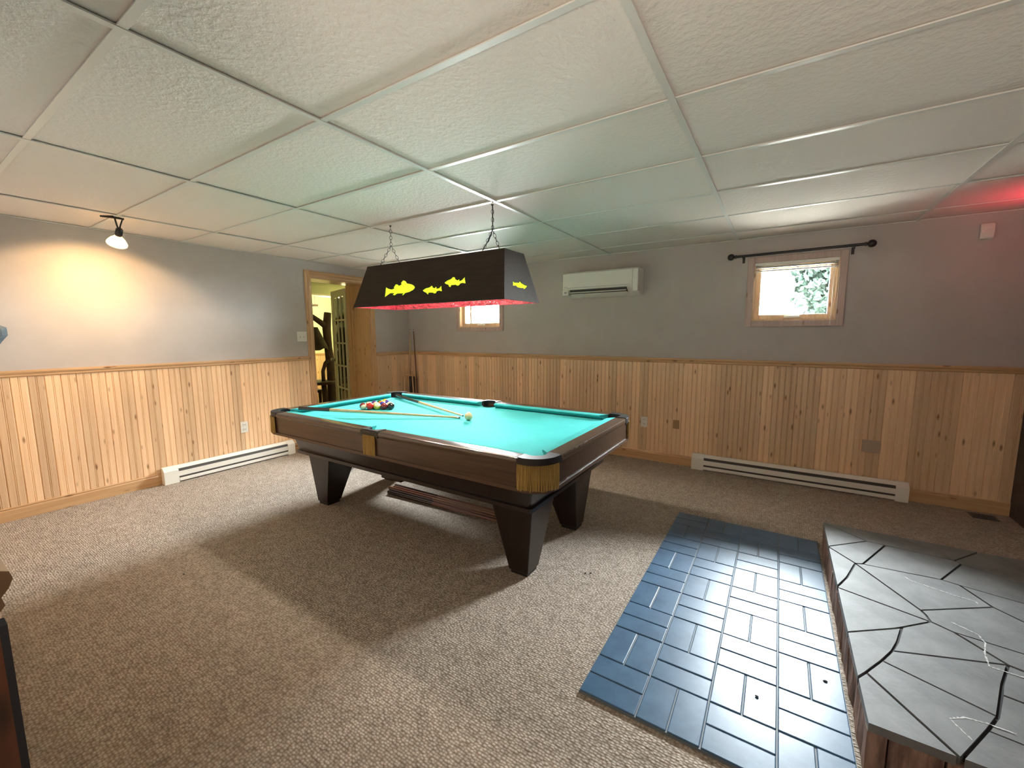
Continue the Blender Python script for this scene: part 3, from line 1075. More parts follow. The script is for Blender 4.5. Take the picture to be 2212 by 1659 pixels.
def railpiece(a, b, side, cut_a, cut_b):
    """rail along its length from a to b on the given side; cut: (start of wood, start of nose) offsets at both ends"""
    def mp(u, v):
        # u along, v from the outer edge inwards
        if side == 'S':
            return (u, y0 + v)
        if side == 'N':
            return (u, y1 - v)
        if side == 'E':
            return (x1 - v, u)
        return (x0 + v, u)
    bm = BM()
    rings = []
    prof = [(0.0, 0.750), (0.0, RT - 0.010), (0.004, RT - 0.003), (0.014, RT), (rw, RT - 0.002), (rw, 0.735), (0.01, 0.735)]
    for u in (a, b):
        rings.append([Vector((*mp(u, v), z)) for v, z in prof])
    loft(bm, rings)
    r_ = smooth_angle(make('rail_top', bm, M['railtop'], pt))
    # sights: small inlaid dots
    bm = BM()
    nose = rw + cwid
    prof = [(rw + .001, RT - 0.002), (rw + .02, RT - 0.001), (nose - .004, RT - 0.003), (nose, RT - 0.008), (nose - 0.003, RT - 0.014), (nose - 0.034, BZ + 0.001), (rw + .001, BZ + 0.001)]
    rings = []
    for u, c, sg in ((a, cut_a, 1), (b, cut_b, -1)):
        ring = []
        for v, z in prof:
            k = (v - rw) / cwid
            ring.append(Vector((*mp(u + sg * (c * k + 0.0), v), z)))
        rings.append(ring)
    loft(bm, rings)
    make('cushion', bm, M['felt'], pt)


ce, se = 0.155, 0.075
for side in 'SN':
    railpiece(x0 + ce, TX - se, side, 0.048, 0.012)
    railpiece(TX + se, x1 - ce, side, 0.012, 0.048)
for side in 'EW':
    railpiece(y0 + ce, y1 - ce, side, 0.048, 0.048)


def casting(poly, z0=0.742, z1=RT + 0.004):
    bm = BM()
    prism(bm, poly, z0, z1)
    bmesh.ops.bevel(bm, geom=[e for e in bm.edges if all(abs(v.co.z - z1) < 1e-5 for v in e.verts)], offset=0.005, segments=2, affect='EDGES')
    return smooth_angle(make('pocket_casting', bm, M['rubber'], pt))


def fringe(path, z0, z1):
    """hanging gold cords along a path in plan"""
    bm = BM()
    for (x, y) in path:
        zz = z0 + R.uniform(-0.004, 0.004)
        r_ = 0.0027
        tube(bm, [(x, y, z1), (x + R.uniform(-.001, .001), y + R.uniform(-.001, .001), (zz + z1) / 2), (x + R.uniform(-.002, .002), y + R.uniform(-.002, .002), zz)], [r_ * .8, r_, r_ * .9], 5)
    o = make('fringe', bm, M['gold'], pt, kind='stuff', label='gold corded fringe below the pocket')
    return o


def offset_arc_path(cx, cy, r, a0, a1, pitch):
    L_ = abs(math.radians(a1 - a0)) * r
    n = int(L_ / pitch)
    return [(cx + r * math.cos(math.radians(a0 + (a1 - a0) * k / n)), cy + r * math.sin(math.radians(a0 + (a1 - a0) * k / n))) for k in range(n + 1)]


base_c = (x1 - CR, y0 + CR)
for (cx, cy, ang) in cc:
    # built for the corner at -45 degrees then turned about the table centre by mirroring
    sx = 1 if cx > TX else -1
    sy = 1 if cy > TY else -1

    def mir(pts):
        q = [(TX + sx * (x - TX), TY - sy * (y - TY)) for x, y in pts]
        return q if sx * -sy > 0 else list(reversed(q))
    c0 = (x1 - .112, y0 + .112)
    poly = [(x1 - 0.158, y0 - 0.002)] + arc(x1 - CR, y0 + CR, CR + .003, -90, 0, 10) + [(x1 + 0.002, y0 + 0.158), (x1 - 0.074, y0 + 0.158)]
    poly += [(c0[0] + PR * math.cos(math.radians(t)), c0[1] + PR * math.sin(math.radians(t))) for t in range(40, -131, -17)]
    poly += [(x1 - 0.158, y0 + 0.074)]
    casting(mir(poly))
    path = [(x1 - 0.150 + k * 0.0064, y0 - 0.006) for k in range(3)] + offset_arc_path(x1 - CR, y0 + CR, CR + .007, -90, -5, 0.0064)
    fringe(mir(path), 0.628, 0.752)
    # leather bucket under the pocket
    q = mir([c0])[0]
    bm = BM()
    lathe(bm, (q[0], q[1], 0.600), (0, 0, 1), [(0, 0.03), (0.012, 0.055), (0.15, PR + .001)], 18, cap=False)
    bmesh.ops.contextual_create(bm, geom=[e for e in bm.edges if e.is_boundary and e.verts[0].co.z < 0.61])
    smooth_angle(make('pocket_bucket', bm, M['rubber'], pt))
for (cx, cy, ang) in sc_:
    sy = -1 if cy < TY else 1

    def mir2(pts):
        q = [(x, TY - sy * (y - TY)) for x, y in pts]
        return q if sy < 0 else list(reversed(q))
    poly = [(TX - 0.078, y0 - 0.003), (TX + 0.078, y0 - 0.003), (TX + 0.078, y0 + 0.076)]
    poly += [(TX + PR * math.cos(math.radians(t)), y0 + .072 + PR * math.sin(math.radians(t))) for t in range(0, -181, -18)]
    poly += [(TX - 0.078, y0 + 0.076)]
    casting(mir2(poly))
    fringe(mir2([(TX - 0.052 + k * 0.0062, y0 - 0.006) for k in range(18)]), 0.628, 0.752)
    q = mir2([(TX, y0 + .072)])[0]
    bm = BM()
    lathe(bm, (q[0], q[1], 0.600), (0, 0, 1), [(0, 0.03), (0.012, 0.055), (0.15, PR + .001)], 18, cap=False)
    bmesh.ops.contextual_create(bm, geom=[e for e in bm.edges if e.is_boundary and e.verts[0].co.z < 0.61])
    smooth_angle(make('pocket_bucket', bm, M['rubber'], pt))

# ------------------------------------------------------------------ balls
BR = 0.0286
names = [('yellow', (0.75, 0.52, 0.05)), ('blue', (0.02, 0.05, 0.35)), ('red', (0.55, 0.02, 0.02)), ('purple', (0.12, 0.02, 0.2)),
         ('orange', (0.75, 0.2, 0.03)), ('green', (0.01, 0.17, 0.06)), ('maroon', (0.2, 0.02, 0.025)), ('black', (0.01, 0.01, 0.01))]
C = dict(names)
u = Vector((0.855, 0.52, 0)).normalized()
w = Vector((-u.y, u.x, 0))
b0 = Vector((1.955, -2.24, 0)) - u * (2 * BR * 2.02)
# base row faces the camera, apex points to the far left corner pocket
rows = [[('maroon', 1), ('red', 0), ('yellow', 1), ('maroon', 0), ('black', 0)],
        [('orange', 1), ('green', 1), ('blue', 0), ('red', 1)],
        [('purple', 0), ('orange', 0), ('blue', 1)],
        [('green', 0), ('purple', 1)],
        [('yellow', 0)]]
where = [['at the near left end of the racked triangle', 'second along the front row of the rack', 'in the middle of the front row of the rack',
          'second from the right end of the front row', 'at the right end of the front row of the rack'],
         ['behind the front row at its left end', 'in the second row, second from its left',
          'in the second row, third from its left', 'behind the front row at its right end'],
         ['in the third row at its left', 'in the centre of the third row of the rack', 'in the third row at its right'],
         ['in the back pair of the rack, on the left', 'in the back pair of the rack, on the right'], ['alone at the rear tip of the rack']]


def ball(loc, material, label, grp, rot=None):
    bm = BM()
    bmesh.ops.create_uvsphere(bm, u_segments=24, v_segments=14, radius=BR)
    o = make('pool_ball', bm, material, None, smooth=True)
    o.location = loc
    if rot:
        o.rotation_euler = rot
    tag(o, label, 'ball', grp)
    return o


for r_, row in enumerate(rows):
    for k, (cn, stp) in enumerate(row):
        pos = b0 + u * (2 * BR * 1.01 * (k + r_ * 0.5)) + w * (r_ * 2 * BR * 0.875)
        rot = (R.uniform(-1.0, 1.0), R.uniform(-1.0, 1.0), R.uniform(0, 6))
        nm = ('cream and %s striped pool ball ' if stp else 'solid %s pool ball ') % cn
        ball((pos.x, pos.y, BZ + BR + 0.0003), ball_mat('%s_ball_%s' % (cn, 'striped' if stp else 'solid'), C[cn], stp), nm + where[r_][k],
             'pool balls racked in a triangle', rot)
M['cueball'] = mat("ivory_cue_ball", (0.75, 0.62, 0.34), 0.12, coat=0.4)
ball((2.862, -2.178, BZ + BR + 0.0003), M['cueball'], 'ivory cue ball alone beside the cue tips', None)

# ------------------------------------------------------------------ cues


def cue(name, a, b, label, wrap_to=0.30, shaft='maple', butt='darkcue', r0=0.0148, r1=0.0065, group=None):
    """a: butt end, b: tip"""
    a, b = Vector(a), Vector(b)
    d = b - a
    c = thing(name, a, label, 'cue', group)
    L_ = d.length
    dn = d / L_

    def at(t):
        return a + d * t
    rad = lambda t: r0 + (r1 - r0) * t
    for nm, t0, t1, mt in (('butt', 0.0, wrap_to, butt), ('shaft', wrap_to, 0.982, shaft), ('ferrule', 0.982, 0.993, 'ferrule'), ('tip', 0.993, 1.0, 'tip')):
        bm = BM()
        tube(bm, [at(t0), at(t1)], [rad(t0), rad(t1)], 12)
        smooth_angle(make(nm, bm, M[mt], c))
    return c


cue('pool_cue', (1.63, -2.708, RT + 0.0155), (2.772, -2.166, BZ + 0.0075), 'pool cue lying from the near left corner to the cue ball', 0.20)
cue('pool_cue', (1.600, -1.705, BZ + 0.020), (2.790, -2.150, BZ + 0.0195), 'pool cue with black butt lying from the far corner pocket', 0.40)
for k, (ya, xa, xb, yb, sh, bt) in enumerate([(-2.03, 1.90, 3.30, -1.97, 'mahog', 'darkcue'), (-2.065, 1.92, 3.33, -2.00, 'brownshaft', 'mahog'),
                                              (-2.10, 1.90, 3.31, -2.035, 'brownshaft', 'mahog'), (-2.135, 1.95, 3.34, -2.07, 'mahog', 'darkcue'), (-2.17, 1.97, 3.36, -2.11, 'mahog', 'darkcue')]):
    lab = ['reddish cue on the carpet under the table, farthest of five', 'brown shafted cue under the table, second from the back',
           'brown shafted cue in the middle of the five under the table', 'dark red cue under the table, second from the front',
           'dark red cue on the carpet under the table, foremost of five'][k]
    cue('pool_cue', (xa, ya, 0.017), (xb, yb, 0.010), lab, 0.35, sh, bt, group='pool cues lying under the table')
cue('bridge_stick', (0.98, -1.69, 0.016), (1.30, -2.14, 0.016), 'dark stick with steel end lying on the carpet behind the table leg', 0.45, 'chrome', 'black', 0.016, 0.013)

# things leaning in the corner behind the table
cue('pool_cue', (0.060, -0.115, 0.0), (0.045, -0.024, 1.430), 'slim cue leaning in the corner, tip on the left', 0.34, 'maple', 'maple', 0.013, 0.006, 'cues leaning in the corner')
cue('pool_cue', (0.245, -0.085, 0.0), (0.120, -0.026, 1.425), 'slim cue leaning in the corner, tip on the right', 0.34, 'mahog', 'maple', 0.013, 0.006, 'cues leaning in the corner')
st_ = thing('cue_stand', (0.14, -0.14, 0.0), 'small wooden floor stand with two splayed legs in the corner', 'stand')
bm = BM()
tube(bm, [(0.035, -0.19, 0.0), (0.075, -0.17, 0.78)], 0.010, 8)
make('leg', bm, M['trimz'], st_)
bm = BM()
tube(bm, [(0.275, -0.19, 0.0), (0.215, -0.17, 0.82)], 0.010, 8)
make('leg', bm, M['trimz'], st_)
B1('top_bar', M['trimx'], st_, (0.070, -0.182, 0.755, 0.222, -0.158, 0.775))
cs = thing('cue_case', (0.15, -0.075, 0.0), 'black soft cue case standing between the legs of the corner stand', 'case')
bm = BM()
box(bm, 0.115, -0.150, 0.0, 0.20, -0.095, 0.74, bev=0.015)
make('body', bm, M['rubber'], cs)
bm = BM()
tube(bm, [(0.150, -0.152, 0.70), (0.145, -0.153, 0.60), (0.133, -0.153, 0.45), (0.135, -0.152, 0.30)], 0.003, 6)
make('zip', bm, M['chrome'], cs)

# ------------------------------------------------------------------ hanging lamp over the table
LX, LY = 2.576, -2.133
zb, zt = 1.568, 1.889
hb = (0.716, 0.218)
ht = (0.652, 0.117)
lamp = thing('billiard_lamp', (LX, LY, zb), 'long dark hanging lamp with glowing fish cut-outs over the pool table', 'lamp')
F1 = [(-0.374, 0.065), (-0.385, 0.15), (-0.358, 0.134), (-0.315, 0.125), (-0.289, 0.133), (-0.298, 0.142), (-0.283, 0.164), (-0.261, 0.16), (-0.247, 0.15), (-0.221, 0.157), (-0.229, 0.173), (-0.213, 0.19), (-0.182, 0.18), (-0.163, 0.161), (-0.117, 0.152), (-0.086, 0.138), (-0.073, 0.124), (-0.085, 0.107), (-0.122, 0.094), (-0.157, 0.089), (-0.177, 0.072), (-0.192, 0.078), (-0.185, 0.088), (-0.244, 0.089), (-0.266, 0.077), (-0.293, 0.084), (-0.281, 0.094), (-0.318, 0.096), (-0.346, 0.082)]  # fish outlines traced from image pixels and projected onto the shade panels
F2 = [(0.009, 0.099), (0.031, 0.112), (0.068, 0.117), (0.084, 0.128), (0.098, 0.122), (0.097, 0.115), (0.114, 0.107), (0.128, 0.116), (0.138, 0.11), (0.137, 0.103), (0.158, 0.104), (0.18, 0.124), (0.182, 0.105), (0.194, 0.08), (0.168, 0.087), (0.145, 0.083), (0.142, 0.071), (0.127, 0.069), (0.11, 0.076), (0.072, 0.077), (0.072, 0.063), (0.058, 0.069), (0.046, 0.08), (0.025, 0.088)]
F3 = [(0.2, 0.142), (0.223, 0.157), (0.251, 0.164), (0.266, 0.177), (0.288, 0.171), (0.29, 0.159), (0.31, 0.15), (0.325, 0.157), (0.332, 0.151), (0.328, 0.144), (0.347, 0.147), (0.373, 0.172), (0.374, 0.152), (0.388, 0.123), (0.363, 0.128), (0.341, 0.125), (0.335, 0.113), (0.319, 0.111), (0.309, 0.118), (0.268, 0.119), (0.262, 0.105), (0.246, 0.112), (0.237, 0.125), (0.215, 0.131)]
F4 = [(-0.083, 0.124), (-0.057, 0.115), (-0.025, 0.118), (-0.011, 0.117), (0.011, 0.134), (0.025, 0.12), (0.066, 0.11), (0.095, 0.108), (0.073, 0.094), (0.041, 0.08), (0.036, 0.089), (-0.0, 0.086), (-0.037, 0.087), (-0.057, 0.098), (-0.089, 0.092)]


def shade_panel(o, uax, vax, nrm, wb, wt, hh, holes):
    """trapezoid with fish-shaped openings, dark outside and red foil inside; o: centre of the bottom edge, nrm: outward"""
    bm = BM()
    loops = [[(-wb, 0), (wb, 0), (wt, hh), (-wt, hh)]] + holes
    edges = []
    for L_ in loops:
        vs = [bm.verts.new((x, y, 0)) for x, y in L_]
        edges += [bm.edges.new((vs[i], vs[(i + 1) % len(vs)])) for i in range(len(vs))]
    bmesh.ops.triangle_fill(bm, use_beauty=True, use_dissolve=False, edges=edges, normal=(0, 0, 1))
    front = bm.faces[:]
    ex = bmesh.ops.extrude_face_region(bm, geom=front)
    back = [g for g in ex['geom'] if isinstance(g, bmesh.types.BMVert)]
    for v in back:
        v.co.z -= 0.006
    bmesh.ops.recalc_face_normals(bm, faces=bm.faces[:])
    for f in bm.faces:
        f.material_index = 1 if f.normal.z < -0.5 and sum(v.co.z for v in f.verts) < -0.005 else 0
    for v in bm.verts:
        x, y, z = v.co
        v.co = o + uax * x + vax * y + nrm * z
    p_ = make('shade_panel', bm, [M['shade'], M['redfoil']], lamp)
    for hl in holes:
        bm = BM()
        xs = [q[0] for q in hl]
        ys = [q[1] for q in hl]
        g = 0.012
        prismv = [(min(xs) - g, min(ys) - g), (max(xs) + g, min(ys) - g), (max(xs) + g, max(ys) + g), (min(xs) - g, max(ys) + g)]
        bm.faces.new([bm.verts.new(o + uax * a + vax * b - nrm * 0.0075) for a, b in prismv])
        make('fish_film', bm, M['film'], p_, label='yellow-green translucent film glowing through a fish cut-out', keep=True)
    return p_


vf = Vector((0, hb[1] - ht[1], zt - zb))
hhF = vf.length
vf.normalize()
for sg, holes in ((-1, [F1, F2, F3]), (1, [F1, F2, F3])):
    uax = Vector((1, 0, 0)) * (-sg)
    vax = Vector((0, -sg * (hb[1] - ht[1]), zt - zb)).normalized()
    shade_panel(Vector((LX, LY + sg * hb[1], zb)), uax, vax, uax.cross(vax), hb[0], ht[0], hhF, holes)
hhE = math.hypot(hb[0] - ht[0], zt - zb)
for sg in (-1, 1):
    uax = Vector((0, 1, 0)) * sg
    vax = Vector((-sg * (hb[0] - ht[0]), 0, zt - zb)).normalized()
    shade_panel(Vector((LX + sg * hb[0], LY, zb)), uax, vax, uax.cross(vax), hb[1], ht[1], hhE, [F4])
# inner bar that carries the sockets
B1('socket_bar', M['black'], lamp, (LX - ht[0] + .01, LY - 0.02, zt - 0.018, LX + ht[0] - .01, LY + 0.02, zt - 0.006))
B1('top_board', M['shade'], lamp, (LX - ht[0] + .004, LY - ht[1] + .004, zt - 0.006, LX + ht[0] - .004, LY + ht[1] - .004, zt - 0.001))
B1('end_bar', M['black'], lamp, (LX - 0.515, LY - ht[1], zt - 0.008, LX - 0.495, LY + ht[1], zt), (LX + 0.480, LY - ht[1], zt - 0.008, LX + 0.500, LY + ht[1], zt))
for bx in (-0.44, 0.0, 0.44):
    bm = BM()
    lathe(bm, (LX + bx, LY, zt - 0.016), (0, 0, -1), [(0, 0.018), (0.03, 0.018), (0.034, 0.012)], 12)
    sk = make('socket', bm, M['black'], lamp)
    bm = BM()
    lathe(bm, (LX + bx, LY, zt - 0.046), (0, 0, -1), [(0, 0.011), (0.012, 0.013), (0.025, 0.022), (0.045, 0.029), (0.06, 0.027), (0.072, 0.016), (0.076, 0.003)], 14)
    make('light_bulb', bm, M['bulb'], sk, smooth=True, label='lit frosted bulb')


def chain(name, a, b, n, r=0.0016, lw=0.009):
    a, b = Vector(a), Vector(b)
    d = (b - a)
    L_ = d.length / n
    dn = d.normalized()
    s1 = dn.orthogonal().normalized()
    s2 = dn.cross(s1)
    bm = BM()
    for k in range(n):
        c = a + d * ((k + .5) / n)
        s_ = s1 if k % 2 else s2
        pts = [c + dn * (L_ * 0.62 * math.cos(t)) + s_ * (lw * math.sin(t)) for t in [2 * math.pi * i / 10 for i in range(10)]]
        m_ = len(pts)
        nn = dn.cross(s_)
        rings = []
        for i, p_ in enumerate(pts):
            tn = (pts[(i + 1) % m_] - pts[i - 1]).normalized()
            o1 = tn.cross(nn)
            rings.append([bm.verts.new(p_ + (o1 * math.cos(q) + nn * math.sin(q)) * r) for q in (0, math.pi * .5, math.pi, math.pi * 1.5)])
        for i in range(m_):
            for q in range(4):
                bm.faces.new((rings[i][q], rings[i][(q + 1) % 4], rings[(i + 1) % m_][(q + 1) % 4], rings[(i + 1) % m_][q]))
    return make(name, bm, M['black'], lamp, smooth=True)


for cx, top, zs in ((2.074, 2.074, 2.052), (3.056, 3.056, 2.045)):
    chain('chain', (cx, LY, H - 0.012), (cx, LY, zs), 6)
    for sg in (-1, 1):
        chain('chain', (cx, LY, zs), (cx, LY + sg * (ht[1] - 0.004), zt - 0.002), 7)
    bm = BM()
    lathe(bm, (cx, LY, H - 0.003), (0, 0, -1), [(0, 0.010), (0.004, 0.008), (0.012, 0.003)], 10)
    make('ceiling_hook', bm, M['black'], lamp)
bm = BM()
tube(bm, [(3.056, LY + .004, H - 0.002), (3.060, LY - .003, 2.12), (3.054, LY + .004, 2.05), (3.058, LY - 0.04, 1.98), (3.05, LY - 0.105, 1.895), (3.03, LY - 0.05, 1.885)], 0.0035, 6)
make('power_cord', bm, M['black'], lamp)

# ------------------------------------------------------------------ clamp spot on the ceiling
sp = thing('ceiling_spotlight', (0.612, -3.388, H), 'black clip-on spotlight with a flared flood bulb on the ceiling grid', 'spotlight')
ax_ = Vector((-0.64, -0.02, -0.77)).normalized()
neck = Vector((0.64, -3.385, 2.105))
bm = BM()
tube(bm, [(0.60, -3.47, H - 0.012), (0.612, -3.40, H - 0.006), (0.62, -3.345, H - 0.010)], [0.006, 0.011, 0.006], 8)
make('clip', bm, M['black'], sp)
bm = BM()
tube(bm, [(0.612, -3.395, H - 0.006), (0.628, -3.392, 2.15), neck], 0.0055, 8)
make('arm', bm, M['black'], sp)
bm = BM()
tube(bm, [(0.618, -3.352, H - 0.008), (0.632, -3.372, 2.15), neck], 0.0045, 8)
make('arm', bm, M['black'], sp)
bm = BM()
lathe(bm, neck - ax_ * 0.022, ax_, [(0, 0.014), (0.01, 0.021), (0.055, 0.021), (0.06, 0.019)], 14)
smooth_angle(make('socket', bm, M['black'], sp))
bm = BM()
lathe(bm, neck + ax_ * 0.035, ax_, [(0, 0.018), (0.015, 0.024), (0.03, 0.040), (0.055, 0.055), (0.068, 0.0595), (0.075, 0.058)], 24, cap=False)
fb = smooth_angle(make('flood_bulb', bm, M['parside'], sp, label='bulb silvered glass sides'))
bm = BM()
lathe(bm, neck + ax_ * 0.108, ax_, [(0.0, 0.057), (0.004, 0.05), (0.007, 0.03), (0.008, 0.001)], 24)
make('bulb_face', bm, M['parface'], fb, smooth=True, label='glowing round lens')

# ------------------------------------------------------------------ wall unit air conditioner
ac = thing('air_conditioner', (3.05, -0.1, 1.9), 'white wall-mounted air conditioner between the two windows', 'air conditioner')
ax0, ax1, az0, az1 = 2.645, 3.475, 1.752, 2.020
bm = BM()
prof = [(0.0, az1), (-0.185, az1), (-0.205, az1 - 0.018), (-0.208, az0 + 0.09), (-0.20, az0 + 0.075), (-0.17, az0 + 0.05), (-0.10, az0 + 0.004), (-0.03, az0), (0, az0)]
loft(bm, [[Vector((x, y, z)) for y, z in prof] for x in (ax0, ax1)])
bmesh.ops.bevel(bm, geom=[e for e in bm.edges if abs(e.verts[0].co.x - e.verts[1].co.x) < 1e-6], offset=0.006, segments=2, affect='EDGES')
smooth_angle(make('body', bm, M['white'], ac))
B1('front_panel', M['white'], ac, (ax0 + 0.004, -0.216, az0 + 0.088, ax1 - 0.055, -0.206, az1 - 0.016), bev=0.003)
B1('end_cap', M['white'], ac, (ax1 - 0.05, -0.214, az0 + 0.03, ax1 + 0.002, -0.02, az1 - 0.012), bev=0.008)
B1('end_cap', M['white'], ac, (ax0 - 0.002, -0.212, az0 + 0.02, ax0 + 0.07, -0.02, az0 + 0.082), bev=0.006)
B1('outlet_slot', M['slot'], ac, (ax0 + 0.085, -0.206, az0 + 0.034, ax1 - 0.115, -0.10, az0 + 0.078))
bm = BM()
extrude_profile(bm, [(0, -0.214, az0 + 0.045), (0, -0.210, az0 + 0.052), (0, -0.130, az0 + 0.018), (0, -0.134, az0 + 0.011)], (ax0 + 0.088, 0, 0), (ax1 - 0.118, 0, 0))
make('air_vane', bm, M['white'], ac)
B1('seam_line', M['grey'], ac, (ax0 + 0.02, -0.2165, az0 + 0.098, ax1 - 0.075, -0.2155, az0 + 0.102))
B1('maker_mark', M['grey'], ac, (ax0 + 0.025, -0.2168, az0 + 0.108, ax0 + 0.060, -0.2158, az0 + 0.113))
B1('energy_sticker', M['grey'], ac, (ax0 + 0.020, -0.2130, az0 + 0.040, ax0 + 0.052, -0.2115, az0 + 0.062))

# ------------------------------------------------------------------ baseboard heaters


def heater(loc, L_, rot, label, wall_gap=0.0):
    t = thing('baseboard_heater', loc, label, 'heater', 'electric baseboard heaters')
    hh, dd = 0.150, 0.062
    prof = [(0, 0.012), (-dd, 0.012), (-dd, 0.044), (-dd + 0.012, 0.050), (-dd, 0.056), (-dd, 0.100), (-dd + 0.014, 0.112), (-dd + 0.010, 0.128), (-0.022, hh), (0, hh)]

    def lb(name, bm, material):
        bmesh.ops.recalc_face_normals(bm, faces=bm.faces[:])
        me = bpy.data.meshes.new(name)
        bm.to_mesh(me)
        bm.free()
        me.materials.append(material)
        o = bpy.data.objects.new(name, me)
        COL.objects.link(o)
        o.parent = t
        return o
    bm = BM()
    loft(bm, [[Vector((x, y, z)) for y, z in prof] for x in (0.11, L_ - 0.08)])
    lb('casing', bm, M['cream'])
    bm = BM()
    pr2 = [(0, 0.0), (-dd - .003, 0.0), (-dd - .003, 0.118), (-0.026, hh + 0.003), (0, hh + 0.003)]
    loft(bm, [[Vector((x, y, z)) for y, z in pr2] for x in (0, 0.11)])
    lb('end_cap', bm, M['cream'])
    bm = BM()
    loft(bm, [[Vector((x, y, z)) for y, z in pr2] for x in (L_ - 0.08, L_)])
    lb('end_cap', bm, M['cream'])
    bm = BM()
    extrude_profile(bm, [(0, -dd - .0005, 0.103), (0, -dd + 0.012, 0.128), (0, -dd + 0.020, 0.122), (0, -dd + 0.010, 0.100)], (0.112, 0, 0), (L_ - 0.082, 0, 0))
    lb('grille_slot', bm, M['slot'])
    bm = BM()
    box(bm, 0.112, -dd - 0.001, 0.040, L_ - 0.082, -dd + 0.012, 0.056)
    lb('grille_slot', bm, M['slot'])
    bm = BM()
    box(bm, 0.112, -dd - 0.004, 0.010, L_ - 0.082, -dd, 0.036, bev=0.002)
    lb('bottom_strip', bm, M['cream'])
    t.rotation_euler = rot
    return t


heater((PT + 0.011, -3.115, 0.0), 1.215, RZ, 'white baseboard heater along the spotlit wall beside the table')
heater((4.035, -PT - 0.011, 0.0), 1.62, (0, 0, 0), 'cream baseboard heater below the window with the curtain rod')

# ------------------------------------------------------------------ small things on the walls


def wall_plate(name, label, cat, c, half, nrm, material, kind, wall_out=0.0, group=None):
    """c: centre on the wall face; half: (half width, half height); nrm: 'x' faces +x, 'y' faces -y"""
    t = thing(name, c, label, cat, group)

    def bx(nm, u0, v0, u1, v1, d0, d1, mt, bev=0.0):
        bm = BM()
        if nrm == 'x':
            box(bm, c[0] + d0, c[1] + u0, c[2] + v0, c[0] + d1, c[1] + u1, c[2] + v1, bev=bev)
        else:
            box(bm, c[0] + u0, c[1] - d1, c[2] + v0, c[0] + u1, c[1] - d0, c[2] + v1, bev=bev)
        return make(nm, bm, mt, t)
    a, b = half
    bx('plate', -a, -b, a, b, 0, 0.006, material, 0.002)
    if kind == 'outlet':
        for s_ in (-1, 1):
            r_ = bx('receptacle', -0.017, s_ * 0.024 - 0.017, 0.017, s_ * 0.024 + 0.017, 0.005, 0.0085, material, 0.003)
            for q in (-0.006, 0.006):
                bm = BM()
                if nrm == 'x':
                    box(bm, c[0] + 0.008, c[1] + q - .0015, c[2] + s_ * 0.024 - .004, c[0] + 0.009, c[1] + q + .0015, c[2] + s_ * 0.024 + .008)
                else:
                    box(bm, c[0] + q - .0015, c[1] - 0.009, c[2] + s_ * 0.024 - .004, c[0] + q + .0015, c[1] - 0.008, c[2] + s_ * 0.024 + .008)
                make('slot', bm, M['slot'], r_)
    if kind == 'switch':
        for s_ in (-1, 1):
            bx('toggle', s_ * 0.023 - 0.005, -0.004, s_ * 0.023 + 0.005, 0.012, 0.006, 0.016, M['white'], 0.001)
            bx('toggle_slot', s_ * 0.023 - 0.006, -0.013, s_ * 0.023 + 0.006, 0.013, 0.0055, 0.0065, M['grey'])
    return t


wall_plate('light_switch', 'white double light switch beside the doorway', 'switch', (0.0, -1.682, 1.335), (0.058, 0.058), 'x', M['white'], 'switch')
wall_plate('wall_outlet', 'white outlet in the pine boards above the wall heater beside the table', 'outlet', (PT, -2.385, 0.392), (0.036, 0.058), 'x', M['white'], 'outlet', group='wall outlets')
wall_plate('wall_outlet', 'white outlet in the pine boards below the air conditioner wall', 'outlet', (3.535, -PT, 0.412), (0.034, 0.056), 'y', M['white'], 'outlet', group='wall outlets')
M['woodplate'] = mat("wood_coloured_plate", (0.42, 0.24, 0.12), 0.5)
M['greyplate'] = mat("beige_plate", (0.46, 0.33, 0.24), 0.5)
wall_plate('blank_plate', 'wide beige blank cover plate above the long cream heater', 'cover plate', (5.405, -PT, 0.412), (0.060, 0.052), 'y', M['greyplate'], 'blank')
wall_plate('phone_plate', 'small wood-coloured cover plate near the white outlet', 'cover plate', (3.86, -PT, 0.42), (0.030, 0.045), 'y', M['woodplate'], 'blank')
se_ = thing('motion_sensor', (5.92, 0, 2.08), 'small white motion sensor high in the room corner', 'sensor')
bm = BM()
extrude_profile(bm, [(0, 0, -0.058), (0, -0.026, -0.050), (0, -0.034, -0.01), (0, -0.030, 0.045), (0, -0.018, 0.055), (0, 0, 0.055)], (5.885, 0, 2.08), (5.955, 0, 2.08))
bmesh.ops.bevel(bm, geom=bm.edges[:], offset=0.004, segments=2, affect='EDGES')
make('housing', bm, M['white'], se_)
bm = BM()
box(bm, 5.897, -0.0365, 2.085, 5.943, -0.031, 2.115, bev=0.002)
make('lens', bm, M['cream'], se_)
orn = thing('wall_ornament', (0.0, -4.02, 1.37), 'grey-blue rough-edged ornament hung on the tan wall at its end', 'ornament')
bm = BM()
pts = []
for k in range(18):
    t = 2 * math.pi * k / 18
    q = 1 + 0.18 * math.sin(3 * t + 1) + 0.08 * math.sin(7 * t)
    pts.append((-4.03 + 0.115 * q * math.cos(t), 1.36 + 0.135 * q * math.sin(t)))
loft(bm, [[Vector((0.001, y, z)) for y, z in pts], [Vector((0.022, y, z)) for y, z in pts], [Vector((0.03, -4.03 + (y + 4.03) * .8, 1.36 + (z - 1.36) * .8)) for y, z in pts]])
make('plaque', bm, M['ornament'], orn)
vt = thing('floor_register', (6.05, -0.14, 0.0), 'dark metal floor register in the carpet near the dark corner', 'vent')
B1('frame', M['black'], vt, (5.985, -0.19, 0.0, 6.125, -0.09, 0.006), bev=0.002)
for k in range(6):
    B1('louvre', M['slot'], vt, (5.997 + k * 0.02, -0.18, 0.005, 6.009 + k * 0.02, -0.10, 0.009))
